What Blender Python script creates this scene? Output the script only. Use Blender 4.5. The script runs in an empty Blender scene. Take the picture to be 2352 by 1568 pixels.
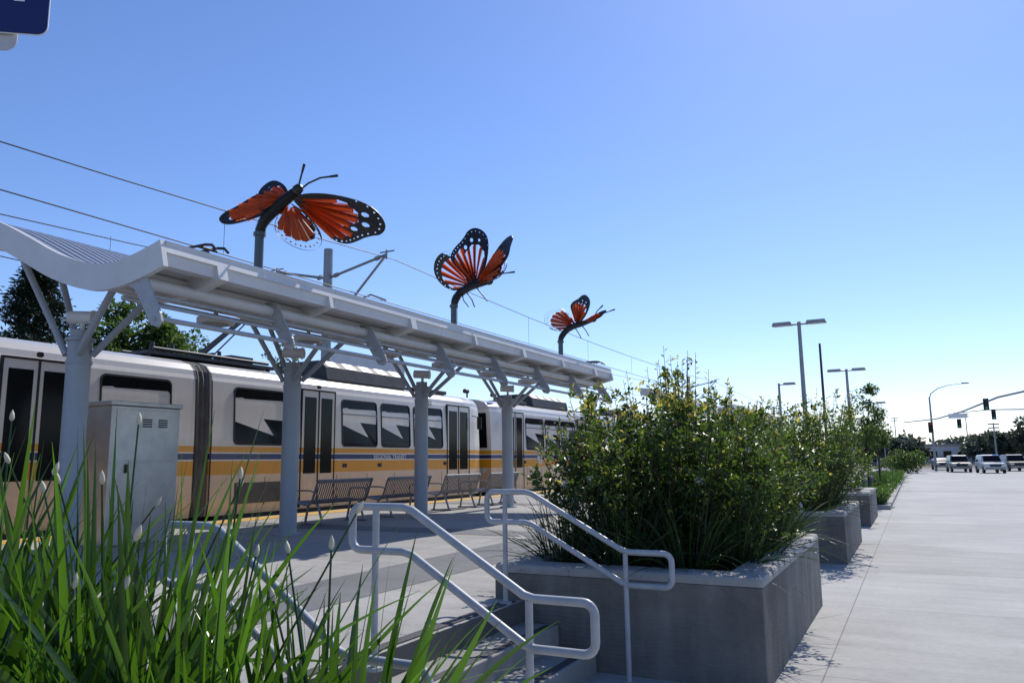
import bpy, bmesh, math, random
from mathutils import Vector, Matrix, noise
from mathutils.geometry import tessellate_polygon
S=bpy.context.scene
COL=S.collection
rnd=random.Random(7)
# ------------------------------------------------------------------ camera
th=math.atan(281/1800); ps=math.radians(27.3); ro=math.radians(0.7)
R=Vector((math.cos(ps),math.sin(ps),0)); F=Vector((-math.sin(ps)*math.cos(th),math.cos(ps)*math.cos(th),math.sin(th))); U=R.cross(F)
R2=R*math.cos(ro)-U*math.sin(ro); U2=U*math.cos(ro)+R*math.sin(ro)
cam=bpy.data.cameras.new('camera'); co=bpy.data.objects.new('camera',cam); COL.objects.link(co)
M=Matrix((R2,U2,-F)).transposed().to_4x4(); M.translation=(0,0,1.65); co.matrix_world=M
cam.sensor_width=36; cam.lens=27; cam.clip_end=5000; cam.clip_start=0.05; S.camera=co
# ------------------------------------------------------------------ light
W=bpy.data.worlds.new("World"); S.world=W; W.use_nodes=True
nt=W.node_tree; nt.nodes.clear()
sky=nt.nodes.new('ShaderNodeTexSky'); sky.sky_type='NISHITA'; sky.sun_disc=False
sdir=Vector((0.02,1.0,1.0)).normalized()
sky.sun_elevation=math.asin(sdir.z); sky.sun_rotation=math.atan2(sdir.x,sdir.y)
sky.air_density=1.0; sky.dust_density=0.18; sky.ozone_density=3.0; sky.altitude=0
hs=nt.nodes.new('ShaderNodeHueSaturation'); hs.inputs['Saturation'].default_value=1.1
tn=nt.nodes.new('ShaderNodeMix'); tn.data_type='RGBA'; tn.blend_type='MULTIPLY'; tn.inputs[0].default_value=1; tn.inputs[7].default_value=(1.0,0.99,1.18,1)
bg=nt.nodes.new('ShaderNodeBackground'); bg.inputs[1].default_value=0.135
wo=nt.nodes.new('ShaderNodeOutputWorld'); nt.links.new(sky.outputs[0],hs.inputs['Color']); nt.links.new(hs.outputs[0],tn.inputs[6]); nt.links.new(tn.outputs[2],bg.inputs[0]); nt.links.new(bg.outputs[0],wo.inputs[0])
sl=bpy.data.lights.new('sun','SUN'); sl.energy=4.5; sl.angle=math.radians(0.53); sl.color=(1,0.95,0.86)
so=bpy.data.objects.new('sun',sl); COL.objects.link(so); so.rotation_euler=sdir.to_track_quat('Z','Y').to_euler(); so.location=(0,0,30)
S.view_settings.view_transform='Standard'; S.view_settings.look='None'; S.view_settings.exposure=0
# ------------------------------------------------------------------ materials
def newmat(n):
    m=bpy.data.materials.new(n); m.use_nodes=True; t=m.node_tree
    return m,t,t.nodes['Principled BSDF']
def N(t,ty,**k):
    n=t.nodes.new(ty)
    for a,b in k.items(): setattr(n,a,b)
    return n
def c4(c): return (c[0],c[1],c[2],1)
def mat(n,c,rough=0.6,metal=0.0,var=0.12,scale=3.0,bump=0.0,bscale=40,coat=0,dirt=None,spec=0.5):
    m,t,b=newmat(n)
    tc=N(t,'ShaderNodeTexCoord'); no=N(t,'ShaderNodeTexNoise'); no.inputs['Scale'].default_value=scale; no.inputs['Detail'].default_value=6; no.inputs['Roughness'].default_value=0.65
    t.links.new(tc.outputs['Object'],no.inputs['Vector'])
    cr=N(t,'ShaderNodeValToRGB'); cr.color_ramp.elements[0].position=0.3; cr.color_ramp.elements[1].position=0.7
    cr.color_ramp.elements[0].color=c4([x*(1-var) for x in c]); cr.color_ramp.elements[1].color=c4([min(1,x*(1+var)) for x in c])
    t.links.new(no.outputs[0],cr.inputs[0]); t.links.new(cr.outputs[0],b.inputs['Base Color'])
    b.inputs['Roughness'].default_value=rough; b.inputs['Metallic'].default_value=metal
    b.inputs['Specular IOR Level'].default_value=spec
    if coat: b.inputs['Coat Weight'].default_value=coat
    if bump:
        n2=N(t,'ShaderNodeTexNoise'); n2.inputs['Scale'].default_value=bscale; n2.inputs['Detail'].default_value=8
        t.links.new(tc.outputs['Object'],n2.inputs['Vector'])
        bp=N(t,'ShaderNodeBump'); bp.inputs['Strength'].default_value=bump; bp.inputs['Distance'].default_value=0.02
        t.links.new(n2.outputs[0],bp.inputs['Height']); t.links.new(bp.outputs[0],b.inputs['Normal'])
    return m
def concrete(n,c,joint=None,wavy=False,stain=0.3,jc=0.35,drip=0):
    m,t,b=newmat(n); L=t.links.new
    tc=N(t,'ShaderNodeTexCoord')
    a=N(t,'ShaderNodeTexNoise'); a.inputs['Scale'].default_value=0.35; a.inputs['Detail'].default_value=8; a.inputs['Roughness'].default_value=0.7
    f=N(t,'ShaderNodeTexNoise'); f.inputs['Scale'].default_value=14; f.inputs['Detail'].default_value=8; f.inputs['Roughness'].default_value=0.8
    mp=N(t,'ShaderNodeMapping'); mp.inputs['Scale'].default_value=(0.25,1.6,1) if not drip else (2.2,2.2,.35)
    s=N(t,'ShaderNodeTexNoise'); s.inputs['Scale'].default_value=2.0; s.inputs['Detail'].default_value=7
    L(tc.outputs['Object'],a.inputs[0]);L(tc.outputs['Object'],f.inputs[0]);L(tc.outputs['Object'],mp.inputs[0]);L(mp.outputs[0],s.inputs[0])
    def mr(src,lo,hi,a0=0.3,a1=0.7):
        q=N(t,'ShaderNodeMapRange'); q.inputs[1].default_value=a0;q.inputs[2].default_value=a1;q.inputs[3].default_value=lo;q.inputs[4].default_value=hi
        L(src,q.inputs[0]); return q.outputs[0]
    def mul(x,y):
        q=N(t,'ShaderNodeMath',operation='MULTIPLY'); L(x,q.inputs[0]); L(y,q.inputs[1]); return q.outputs[0]
    v=mul(mul(mr(a.outputs[0],1-stain,1+stain*0.5),mr(f.outputs[0],0.88,1.09)),mr(s.outputs[0],1-stain*0.5,1+stain*0.3))
    if joint:
        br=N(t,'ShaderNodeTexBrick'); br.offset=0; br.squash=1
        br.inputs['Scale'].default_value=1; br.inputs['Brick Width'].default_value=joint[0]; br.inputs['Row Height'].default_value=joint[1]
        br.inputs['Mortar Size'].default_value=0.007; br.inputs['Mortar Smooth'].default_value=0.3
        br.inputs['Color1'].default_value=(1,1,1,1); br.inputs['Color2'].default_value=(0.88,0.88,0.88,1); br.inputs['Mortar'].default_value=(jc,jc,jc,1)
        L(tc.outputs['Object'],br.inputs['Vector'])
        bw=N(t,'ShaderNodeRGBToBW'); L(br.outputs['Color'],bw.inputs[0]); v=mul(v,bw.outputs[0])
    vm=N(t,'ShaderNodeVectorMath',operation='SCALE'); vm.inputs[0].default_value=c; L(v,vm.inputs['Scale']); L(vm.outputs[0],b.inputs['Base Color'])
    b.inputs['Roughness'].default_value=0.85; b.inputs['Specular IOR Level'].default_value=0.3
    bp=N(t,'ShaderNodeBump'); bp.inputs['Strength'].default_value=0.35; bp.inputs['Distance'].default_value=0.01
    L(f.outputs[0],bp.inputs['Height'])
    if wavy:
        wv=N(t,'ShaderNodeTexWave'); wv.bands_direction='Z'; wv.inputs['Scale'].default_value=9; wv.inputs['Distortion'].default_value=9; wv.inputs['Detail'].default_value=3; wv.inputs['Detail Scale'].default_value=0.5
        L(tc.outputs['Object'],wv.inputs[0])
        b2=N(t,'ShaderNodeBump'); b2.inputs['Strength'].default_value=0.16; b2.inputs['Distance'].default_value=0.01
        L(wv.outputs['Fac'],b2.inputs['Height']); L(bp.outputs[0],b2.inputs['Normal']); L(b2.outputs[0],b.inputs['Normal'])
    else: L(bp.outputs[0],b.inputs['Normal'])
    return m
def leafmat(n,dark,light,trans,tf=0.45,rough=0.45):
    m,t,b=newmat(n); L=t.links.new
    g=N(t,'ShaderNodeNewGeometry'); cr=N(t,'ShaderNodeValToRGB')
    cr.color_ramp.elements[0].color=c4(dark); cr.color_ramp.elements[1].color=c4(light)
    L(g.outputs['Random Per Island'],cr.inputs[0]); L(cr.outputs[0],b.inputs['Base Color']); b.inputs['Roughness'].default_value=rough
    tr=N(t,'ShaderNodeBsdfTranslucent'); c2=N(t,'ShaderNodeValToRGB'); c2.color_ramp.elements[0].color=c4([x*0.35 for x in trans]); c2.color_ramp.elements[1].color=c4(trans)
    L(g.outputs['Random Per Island'],c2.inputs[0]); L(c2.outputs[0],tr.inputs[0])
    mx=N(t,'ShaderNodeMixShader'); mx.inputs[0].default_value=tf; L(b.outputs[0],mx.inputs[1]); L(tr.outputs[0],mx.inputs[2])
    L(mx.outputs[0],t.nodes['Material Output'].inputs[0]); return m
def glassmat(n,c=(0.008,0.009,0.010)):
    m=mat(n,c,rough=0.12,var=0.3,scale=0.6,spec=0.14); return m

m_side=concrete('sidewalk_concrete',(0.45,0.44,0.42),joint=(9.0,3.1),stain=0.22,jc=0.5)
m_plat=concrete('platform_concrete',(0.40,0.385,0.36),joint=(3.0,1.5),stain=0.22)
m_band=concrete('exposed_aggregate',(0.19,0.19,0.195),stain=0.3)
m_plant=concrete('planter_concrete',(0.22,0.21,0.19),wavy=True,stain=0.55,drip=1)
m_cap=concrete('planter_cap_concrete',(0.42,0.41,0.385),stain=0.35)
m_step=concrete('step_concrete',(0.32,0.31,0.29),stain=0.3)
m_groove=mat('tread_groove_strip',(0.06,0.06,0.06),0.8,bump=0.5)
m_asph=concrete('asphalt',(0.26,0.26,0.26),stain=0.25)
m_dirt=mat('dry_ground',(0.16,0.13,0.09),0.95,var=0.35,scale=0.3,bump=0.4)
m_ball=mat('ballast',(0.10,0.09,0.08),0.95,var=0.5,scale=25,bump=1)
m_soil=mat('bark_mulch',(0.05,0.032,0.02),0.95,var=0.5,scale=30,bump=1.0,bscale=60)
m_pipe=mat('painted_grey_steel',(0.37,0.385,0.40),0.42,var=0.15,scale=9,bump=0.05,bscale=120)
m_can=mat('canopy_white_paint',(0.64,0.635,0.625),0.45,var=0.09,scale=1.5)
m_canr=mat('canopy_corrugated_roof',(0.48,0.49,0.51),0.4,metal=0.3,var=0.08)
m_col=mat('column_blue_grey_paint',(0.33,0.365,0.40),0.45,var=0.08,scale=2)
m_steel=mat('stainless_steel',(0.50,0.48,0.45),0.36,metal=0.8,var=0.15,scale=4)
m_bench=mat('bench_steel',(0.24,0.24,0.24),0.4,metal=0.6,var=0.1)
m_dark=mat('dark_metal',(0.03,0.03,0.032),0.5,var=0.3)
m_black=mat('black_rubber',(0.012,0.012,0.012),0.6,var=0.2)
m_blk2=mat('black_wing_steel',(0.02,0.02,0.022),0.42,metal=0.2,var=0.3)
m_grn=mat('dark_slate_pole_paint',(0.06,0.09,0.10),0.45,var=0.15)
m_glass=glassmat('tinted_glass')
m_roofeq=mat('roof_equipment_dark',(0.035,0.035,0.036),0.6,var=0.4)
m_bell=mat('bellows_rubber',(0.11,0.10,0.09),0.8,var=0.3)
m_white=mat('white_paint',(0.75,0.75,0.74),0.35,var=0.05,coat=0.5)
m_navy=mat('navy_sign_face',(0.006,0.010,0.10),0.35,var=0.1)
m_red=mat('tail_light_red',(0.4,0.01,0.01),0.3)
m_lens=mat('lamp_lens',(0.6,0.6,0.58),0.15)
m_green=mat('signal_green_lens',(0.02,0.35,0.2),0.3)
m_galv=mat('galvanised_steel',(0.28,0.29,0.30),0.45,metal=0.4,var=0.15)
m_bark=mat('bark',(0.06,0.045,0.03),0.9,var=0.4,scale=12,bump=0.8,spec=.2)
m_petal=mat('white_petal',(0.7,0.7,0.67),0.6,var=0.05)
m_bud=mat('cream_bud',(0.60,0.52,0.37),0.6,var=0.2,scale=30)
m_shrub=leafmat('shrub_leaf',(0.012,0.03,0.007),(0.05,0.09,0.016),(0.20,0.34,0.04),0.32)
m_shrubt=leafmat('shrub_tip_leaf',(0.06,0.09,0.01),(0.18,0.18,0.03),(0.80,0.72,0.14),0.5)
m_blade=leafmat('strap_leaf',(0.008,0.026,0.006),(0.045,0.10,0.015),(0.14,0.33,0.02),0.36,0.26)
m_bladed=leafmat('dark_strap_leaf',(0.010,0.022,0.007),(0.025,0.05,0.012),(0.08,0.17,0.025),0.26,0.4)
m_tree=leafmat('broadleaf',(0.02,0.045,0.01),(0.06,0.11,0.018),(0.20,0.34,0.05),0.35)
m_fir=leafmat('conifer_needle',(0.008,0.02,0.009),(0.022,0.045,0.02),(0.04,0.07,0.02),0.15)
m_far=leafmat('far_foliage_haze_tint',(0.07,0.09,0.075),(0.12,0.15,0.115),(0.12,0.16,0.10),0.3)  # distance haze put into the leaf colour, paler than the near trees
m_org=leafmat('orange_wing_panel',(0.50,0.055,0.010),(0.66,0.10,0.018),(0.95,0.16,0.03),0.45,0.35)
def tactile():
    m,t,b=newmat('tactile_yellow'); L=t.links.new
    tc=N(t,'ShaderNodeTexCoord'); v=N(t,'ShaderNodeTexVoronoi'); v.inputs['Scale'].default_value=16; v.inputs['Randomness'].default_value=0
    L(tc.outputs['Object'],v.inputs[0]); b.inputs['Base Color'].default_value=(0.62,0.36,0.07,1); b.inputs['Roughness'].default_value=0.7
    cr=N(t,'ShaderNodeValToRGB'); cr.color_ramp.elements[0].position=0.25; cr.color_ramp.elements[0].color=(1,1,1,1); cr.color_ramp.elements[1].position=0.45; cr.color_ramp.elements[1].color=(0,0,0,1)
    L(v.outputs[0],cr.inputs[0]); bp=N(t,'ShaderNodeBump'); bp.inputs['Distance'].default_value=0.01; L(cr.outputs[0],bp.inputs['Height']); L(bp.outputs[0],b.inputs['Normal'])
    return m
m_tac=tactile()
def livery():
    m,t,b=newmat('tram_livery_bounce_tint'); L=t.links.new
    tc=N(t,'ShaderNodeTexCoord'); sp=N(t,'ShaderNodeSeparateXYZ'); L(tc.outputs['Object'],sp.inputs[0])
    mr=N(t,'ShaderNodeMapRange'); mr.inputs[1].default_value=0; mr.inputs[2].default_value=4.0; L(sp.outputs[2],mr.inputs[0])
    cr=N(t,'ShaderNodeValToRGB'); cr.color_ramp.interpolation='CONSTANT'; e=cr.color_ramp.elements
    wh=(0.78,0.72,0.63,1); ye=(0.74,0.32,0.010,1); bl=(0.010,0.03,0.13,1); lo=(0.74,0.54,0.36,1)  # lo: tan lower body, warm bounce from the platform put into the paint
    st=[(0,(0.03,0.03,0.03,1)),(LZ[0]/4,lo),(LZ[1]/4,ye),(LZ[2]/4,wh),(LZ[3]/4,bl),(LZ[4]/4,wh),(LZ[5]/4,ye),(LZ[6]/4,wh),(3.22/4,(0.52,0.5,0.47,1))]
    e[0].position=0; e[0].color=st[0][1]; e[1].position=st[1][0]; e[1].color=st[1][1]
    for p,c in st[2:]:
        q=e.new(p); q.color=c
    L(mr.outputs[0],cr.inputs[0])
    mp=N(t,'ShaderNodeMapping'); mp.inputs['Scale'].default_value=(1,1.5,0.35); no=N(t,'ShaderNodeTexNoise'); no.inputs['Scale'].default_value=4; no.inputs['Detail'].default_value=8; no.inputs['Roughness'].default_value=0.7
    L(tc.outputs['Object'],mp.inputs[0]); L(mp.outputs[0],no.inputs[0])
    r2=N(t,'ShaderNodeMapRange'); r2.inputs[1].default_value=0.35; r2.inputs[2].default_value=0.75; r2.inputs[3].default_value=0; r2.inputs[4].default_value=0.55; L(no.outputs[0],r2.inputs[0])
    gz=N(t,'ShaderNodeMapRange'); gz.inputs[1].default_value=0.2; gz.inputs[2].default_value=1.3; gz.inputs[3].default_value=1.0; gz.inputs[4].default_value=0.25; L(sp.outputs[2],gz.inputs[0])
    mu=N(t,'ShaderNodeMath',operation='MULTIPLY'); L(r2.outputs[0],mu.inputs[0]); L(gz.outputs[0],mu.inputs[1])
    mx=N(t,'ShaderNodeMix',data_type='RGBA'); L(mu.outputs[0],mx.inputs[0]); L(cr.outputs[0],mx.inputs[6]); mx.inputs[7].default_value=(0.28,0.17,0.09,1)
    L(mx.outputs[2],b.inputs['Base Color']); b.inputs['Roughness'].default_value=0.32; b.inputs['Coat Weight'].default_value=0.2
    return m
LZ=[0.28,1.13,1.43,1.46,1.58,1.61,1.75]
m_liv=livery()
# ------------------------------------------------------------------ builder
class B:
    def __init__(s): s.v=[];s.f=[];s.m=[];s.s=[]
    def add(s,vs,fs,mi=0,sm=False):
        o=len(s.v); s.v+= [tuple(x) for x in vs]
        for f in fs: s.f.append(tuple(i+o for i in f)); s.m.append(mi); s.s.append(sm)
        return s
    def box(s,x0,x1,y0,y1,z0,z1,mi=0):
        return s.add([(x0,y0,z0),(x1,y0,z0),(x1,y1,z0),(x0,y1,z0),(x0,y0,z1),(x1,y0,z1),(x1,y1,z1),(x0,y1,z1)],[(0,3,2,1),(4,5,6,7),(0,1,5,4),(1,2,6,5),(2,3,7,6),(3,0,4,7)],mi)
    def prism(s,poly,ax,a0,a1,mi=0,sm=False):
        n=len(poly)
        def p(q,a):
            if ax=='y': return (q[0],a,q[1])
            if ax=='x': return (a,q[0],q[1])
            return (q[0],q[1],a)
        vs=[p(q,a0) for q in poly]+[p(q,a1) for q in poly]
        s.add(vs,[tuple(range(n)),tuple(range(2*n-1,n-1,-1))],mi)
        s.add(vs,[(i,(i+1)%n,(i+1)%n+n,i+n) for i in range(n)],mi,sm); return s
    def tube(s,pts,r,n=8,closed=False,mi=0,cap=True):
        pts=[Vector(p) for p in pts]; k=len(pts); rs=r if isinstance(r,(list,tuple)) else [r]*k
        tg=[]
        for i in range(k):
            if closed: a=pts[(i+1)%k]-pts[i-1]
            else: a=pts[min(i+1,k-1)]-pts[max(i-1,0)]
            tg.append(a.normalized())
        ref=Vector((0,0,1)) if abs(tg[0].z)<0.9 else Vector((1,0,0))
        u=tg[0].cross(ref).normalized(); vs=[]
        for i in range(k):
            u=(u-tg[i]*u.dot(tg[i]))
            if u.length<1e-6: u=tg[i].orthogonal()
            u.normalize(); w=tg[i].cross(u)
            for j in range(n):
                a=2*math.pi*j/n; vs.append(pts[i]+(u*math.cos(a)+w*math.sin(a))*rs[i])
        fs=[]
        for i in range(k if closed else k-1):
            i2=(i+1)%k
            for j in range(n): fs.append((i*n+j,i*n+(j+1)%n,i2*n+(j+1)%n,i2*n+j))
        s.add(vs,fs,mi,True)
        if cap and not closed:
            s.add(vs[:n],[tuple(range(n))[::-1]],mi); s.add(vs[-n:],[tuple(range(n))],mi)
        return s
    def obj(s,name,mats,parent=None,base=(0,0,0),fix=True,bevel=0,label=None,world=False):
        me=bpy.data.meshes.new(name); b=Vector(base)
        me.from_pydata([(x[0]-b.x,x[1]-b.y,x[2]-b.z) for x in s.v],[],s.f)
        for q in (mats if isinstance(mats,(list,tuple)) else [mats]): me.materials.append(q)
        me.polygons.foreach_set('material_index',s.m); me.polygons.foreach_set('use_smooth',s.s)
        if fix:
            bm=bmesh.new(); bm.from_mesh(me); bmesh.ops.recalc_face_normals(bm,faces=bm.faces); bm.to_mesh(me); bm.free()
        me.update()
        o=bpy.data.objects.new(name,me); COL.objects.link(o)
        if parent: o.parent=parent
        else: o.location=base
        if label: o['label']=label
        if bevel:
            w=o.modifiers.new('bevel','BEVEL'); w.width=bevel; w.segments=2; w.limit_method='ANGLE'
        return o
def thing(name,loc,label,cat,group=None):
    e=bpy.data.objects.new(name,None); COL.objects.link(e); e.location=loc; e.empty_display_size=0.2
    e['label']=label; e['category']=cat
    if group: e['group']=group
    return e
def tag(o,label,cat,group=None,kind=None):
    o['label']=label; o['category']=cat
    if group: o['group']=group
    if kind: o['kind']=kind
    return o
def copy_thing(src,loc,rz=0,label=None):
    def rec(o,par):
        c=o.copy(); COL.objects.link(c)
        if par: c.parent=par
        for ch in list(o.children): rec(ch,c)
        return c
    c=rec(src,None); c.location=loc; c.rotation_euler=(0,0,rz)
    if label: c['label']=label
    return c
def structure(o): o['kind']='structure'; return o
def text_mesh(body,size,name,m,parent,loc,rot,depth=0.004,label=None):
    cu=bpy.data.curves.new(name,'FONT'); cu.body=body; cu.size=size; cu.extrude=depth; cu.align_x='CENTER'; cu.align_y='CENTER'
    tmp=bpy.data.objects.new('tmp',cu); COL.objects.link(tmp)
    dg=bpy.context.evaluated_depsgraph_get(); dg.update()
    me=bpy.data.meshes.new_from_object(tmp.evaluated_get(dg)); me.name=name
    bpy.data.objects.remove(tmp)
    me.materials.clear(); me.materials.append(m)
    o=bpy.data.objects.new(name,me); COL.objects.link(o); o.parent=parent; o.location=loc; o.rotation_euler=rot
    if label:o['label']=label
    return o
def catmull(P,n=6):
    out=[]
    for i in range(len(P)-1):
        p0=P[max(i-1,0)];p1=P[i];p2=P[i+1];p3=P[min(i+2,len(P)-1)]
        for k in range(n):
            t=k/n
            out.append(tuple(0.5*((2*b)+(-a+c)*t+(2*a-5*b+4*c-d)*t*t+(-a+3*b-3*c+d)*t**3) for a,b,c,d in zip(p0,p1,p2,p3)))
    out.append(tuple(P[-1])); return out
# ------------------------------------------------------------------ ground
structure(B().add([(-2500,-2500,-0.06),(2500,-2500,-0.06),(2500,2500,-0.06),(-2500,2500,-0.06)],[(0,1,2,3)]).obj('ground',m_dirt))
structure(B().box(-3.05,22,-12,96,-0.3,0).obj('sidewalk',m_side,base=(-0.75,0.4,0)))
structure(B().box(-60,90,97,122,-0.3,-0.01).obj('road',m_asph))
structure(B().box(-13.15,-3.0,-10,84,-0.3,0.5).obj('platform',m_plat))
structure(B().box(-5.35,-4.35,-10,84,0.45,0.504).obj('paving_band',m_band))
for y in (3.1,10.9,18.6,26.3): structure(B().box(-12.3,-5.352,y,y+0.8,0.45,0.5045).obj('paving_band',m_band))
structure(B().box(-12.95,-12.35,-10,84,0.46,0.508).obj('tactile_strip',m_tac))
structure(B().box(-21.5,-13.15,-60,220,-0.3,0.12).obj('track_bed',m_ball))
for x in (-15.37,-13.93,-19.7,-18.26):
    o=B().prism([(x-.06,0.12),(x+.06,0.12),(x+.02,.15),(x+.03,.3),(x-.03,.3),(x-.02,.15)],'y',-60,220).obj('rail',m_steel); tag(o,'steel tram rail on ballast beside the platform','rail','tram rails')
def stairs(y0,y1):
    t=thing('concrete_stairs',(-3,y0,0),'short flight of concrete steps with dark grooved nosings','stairs','platform steps')
    def nos(xa,xb,za,zb): B().box(xa,xb,y0+0.05,y1-0.05,za,zb).obj('nosing_strip',m_groove,t,base=(-3,y0,0))
    for i,(x1,z) in enumerate(((-2.68,0.333),(-2.36,0.167))):
        B().box(-3.02 if i==0 else -2.685,x1,y0,y1,-0.02,z).obj('tread',m_step,t,base=(-3,y0,0),bevel=0.008)
        nos(x1-0.10,x1-0.03,z-0.02,z+0.004)
    nos(-3.13,-3.04,0.48,0.509)
    return t
PY=[(-2.0,2.0),(5.98,9.65),(13.42,17.1),(20.9,24.6)]
stairs(2.02,5.96); stairs(9.67,13.4); stairs(17.12,20.88)
def planter(x0,x1,y0,y1,h,lab):
    t=thing('concrete_planter',((x0+x1)/2,y0,0),lab,'planter','raised concrete planters')
    w=0.3; ba=((x0+x1)/2,y0,0)
    b=B()
    def wl(o,i,z0,z1,b):
        (a0,a1,b0,b1)=o;(c0,c1,d0,d1)=i
        vs=[(a0,b0,z0),(a1,b0,z0),(a1,b1,z0),(a0,b1,z0),(a0,b0,z1),(a1,b0,z1),(a1,b1,z1),(a0,b1,z1),(c0,d0,z1),(c1,d0,z1),(c1,d1,z1),(c0,d1,z1),(c0,d0,z0),(c1,d0,z0),(c1,d1,z0),(c0,d1,z0)]
        b.add(vs,[(0,1,5,4),(1,2,6,5),(2,3,7,6),(3,0,4,7),(4,5,9,8),(5,6,10,9),(6,7,11,10),(7,4,8,11),(8,9,13,12),(9,10,14,13),(10,11,15,14),(11,8,12,15)])
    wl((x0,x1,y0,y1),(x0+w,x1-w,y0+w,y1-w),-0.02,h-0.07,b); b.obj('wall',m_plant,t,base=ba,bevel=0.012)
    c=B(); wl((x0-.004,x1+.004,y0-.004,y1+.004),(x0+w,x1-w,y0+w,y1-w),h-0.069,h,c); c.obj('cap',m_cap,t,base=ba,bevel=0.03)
    y=y0+0.45
    while y<y1-0.3: B().box(x1-0.05,x1+0.012,y,y+0.03,h-0.04,h+0.006).obj('edge_clip',m_galv,t,base=ba); y+=0.62
    s=B(); nx,ny=14,24; vs=[];fs=[]
    for i in range(nx+1):
        for j in range(ny+1):
            x=x0+w-.01+(x1-x0-2*w+.02)*i/nx; y=y0+w-.01+(y1-y0-2*w+.02)*j/ny
            vs.append((x,y,h-0.09+0.05*noise.noise((x*3,y*3,1))))
    for i in range(nx):
        for j in range(ny): a=i*(ny+1)+j; fs.append((a,a+ny+1,a+ny+2,a+1))
    s.add(vs,fs,0,True); s.obj('soil',m_soil,t,base=ba)
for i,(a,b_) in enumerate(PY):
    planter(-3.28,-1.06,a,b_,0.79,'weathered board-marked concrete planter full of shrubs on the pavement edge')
structure(B().box(-2.95,-0.8,27.5,84,-0.02,0.14).obj('kerb',m_cap,bevel=0.02))
structure(B().box(-2.8,-0.98,27.65,83.8,0.1,0.155).obj('planting_bed_soil',m_soil))
for y in (31.5,36,41):
    planter(-3.3,-1.9,y,y+1.6,0.75,'small far concrete planter block beside the platform')
# ------------------------------------------------------------------ handrails
def handrail(y,lab,xp=-3.07,xb=-2.03,xa=-2.85,rr=.023):
    t=thing('handrail',(-2.5,y,0),lab,'handrail','stair handrails')
    def arc(cx,cz,r,a0,a1,n=5):
        return [(cx+r*math.cos(math.radians(a0+(a1-a0)*k/n)),y,cz+r*math.sin(math.radians(a0+(a1-a0)*k/n))) for k in range(n+1)]
    xl,xr=xp-.17,xb+.36; r=0.06
    zt,zb=1.40,0.955; d=0.245
    p=[]
    p+=arc(xl+r,zt-r,r,180,90)
    p+=[(xa-.03,y,zt),(xa+.03,y,zt-.015)]+[(xb-.03,y,zb+.015),(xb+.03,y,zb)]
    p+=arc(xr-r,zb-r,r,90,0)+arc(xr-r,zb-d+r,r,0,-90)
    p+=[(xb+.03,y,zb-d),(xb-.03,y,zb-d+.015),(xa+.03,y,zt-d-.015),(xa-.03,y,zt-d)]
    p+=arc(xl+r,zt-d+r,r,270,180)
    B().tube(p,rr,12,closed=True).obj('rail',m_pipe,t,base=(-2.5,y,0))
    for x,z0,z1 in ((xp,0.5,zt),(xb,0.0,zb)):
        b=B().tube([(x,y,z0),(x,y,z1-.01)],rr-.003,12); b.tube([(x,y,z0),(x,y,z0+.02)],0.05,12); b.obj('post',m_pipe,t,base=(-2.5,y,0))
handrail(5.78,'painted grey tube handrail beside the concrete planter')
handrail(3.68,'painted grey double tube handrail in the middle of the steps',-2.80,-1.82,-2.58)
handrail(2.33,'painted grey tube handrail behind the strap-leaf plants',-2.74,-1.9,-2.6,.017)
handrail(13.2,'painted grey tube handrail beside the second planter')
handrail(9.85,'painted grey tube handrail behind the first planter')
handrail(20.7,'painted grey tube handrail beside the third planter')
# ------------------------------------------------------------------ canopy
CX=-9.3; CY=[6.05,9.85,13.75,17.7]; Y0,Y1=5.25,18.9
prof=catmull([(-6.86,4.0),(-7.23,3.91),(-7.58,3.86),(-7.98,3.89),(-8.58,4.08),(-9.2,4.37),(-9.7,4.60),(-10.2,4.79),(-10.65,4.90),(-11.0,4.93)],5)
def nrm(P,i):
    a=P[max(i-1,0)];b=P[min(i+1,len(P)-1)]; dx,dz=b[0]-a[0],b[1]-a[1]; l=math.hypot(dx,dz)
    n=(-dz/l,dx/l); return n if n[1]>0 else (-n[0],-n[1])
def off(P,d,i0=0,i1=None):
    i1=len(P) if i1 is None else i1
    return [(P[i][0]+nrm(P,i)[0]*d,P[i][1]+nrm(P,i)[1]*d) for i in range(i0,i1)]
def strip(b,P,d0,d1,y0,y1,mi=0):
    A=off(P,d0);C=off(P,d1); n=len(A)
    vs=[(x,y0,z) for x,z in A]+[(x,y0,z) for x,z in C]+[(x,y1,z) for x,z in A]+[(x,y1,z) for x,z in C]
    fs=[];ff=[]
    for i in range(n-1):
        fs+=[(i,i+1,n+i+1,n+i),(2*n+i,3*n+i,3*n+i+1,2*n+i+1)]
        ff+=[(i,2*n+i,2*n+i+1,i+1),(n+i,n+i+1,3*n+i+1,3*n+i)]
    fs+=[(0,n,3*n,2*n),(n-1,3*n-1,4*n-1,2*n-1)]
    b.add(vs,fs,mi,False); b.add(vs,ff,mi,True); return b
base=(CX,CY[0],0.5)
can=thing('platform_canopy',base,'wave-shaped pale grey steel canopy on round columns over the platform','station canopy','station canopies')
for (a,c) in ((Y0,Y0+0.06),(Y1-0.06,Y1)): strip(B(),prof,-0.30,0.0,a,c).obj('end_fascia',m_can,can,base=base)
strip(B(),prof,-0.13,-0.06,Y0+0.061,Y1-0.061).obj('roof_deck',m_can,can,base=base)
vs=[];fs=[]; ny=int((Y1-Y0-0.16)/0.035)
for j in range(ny+1):
    y=Y0+0.08+j*0.035; h=(-0.055,-0.055,-0.02,-0.02)[j%4]
    for i in range(2,len(prof)-1):
        n_=nrm(prof,i); vs.append((prof[i][0]+n_[0]*h,y,prof[i][1]+n_[1]*h))
K=len(prof)-3
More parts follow.
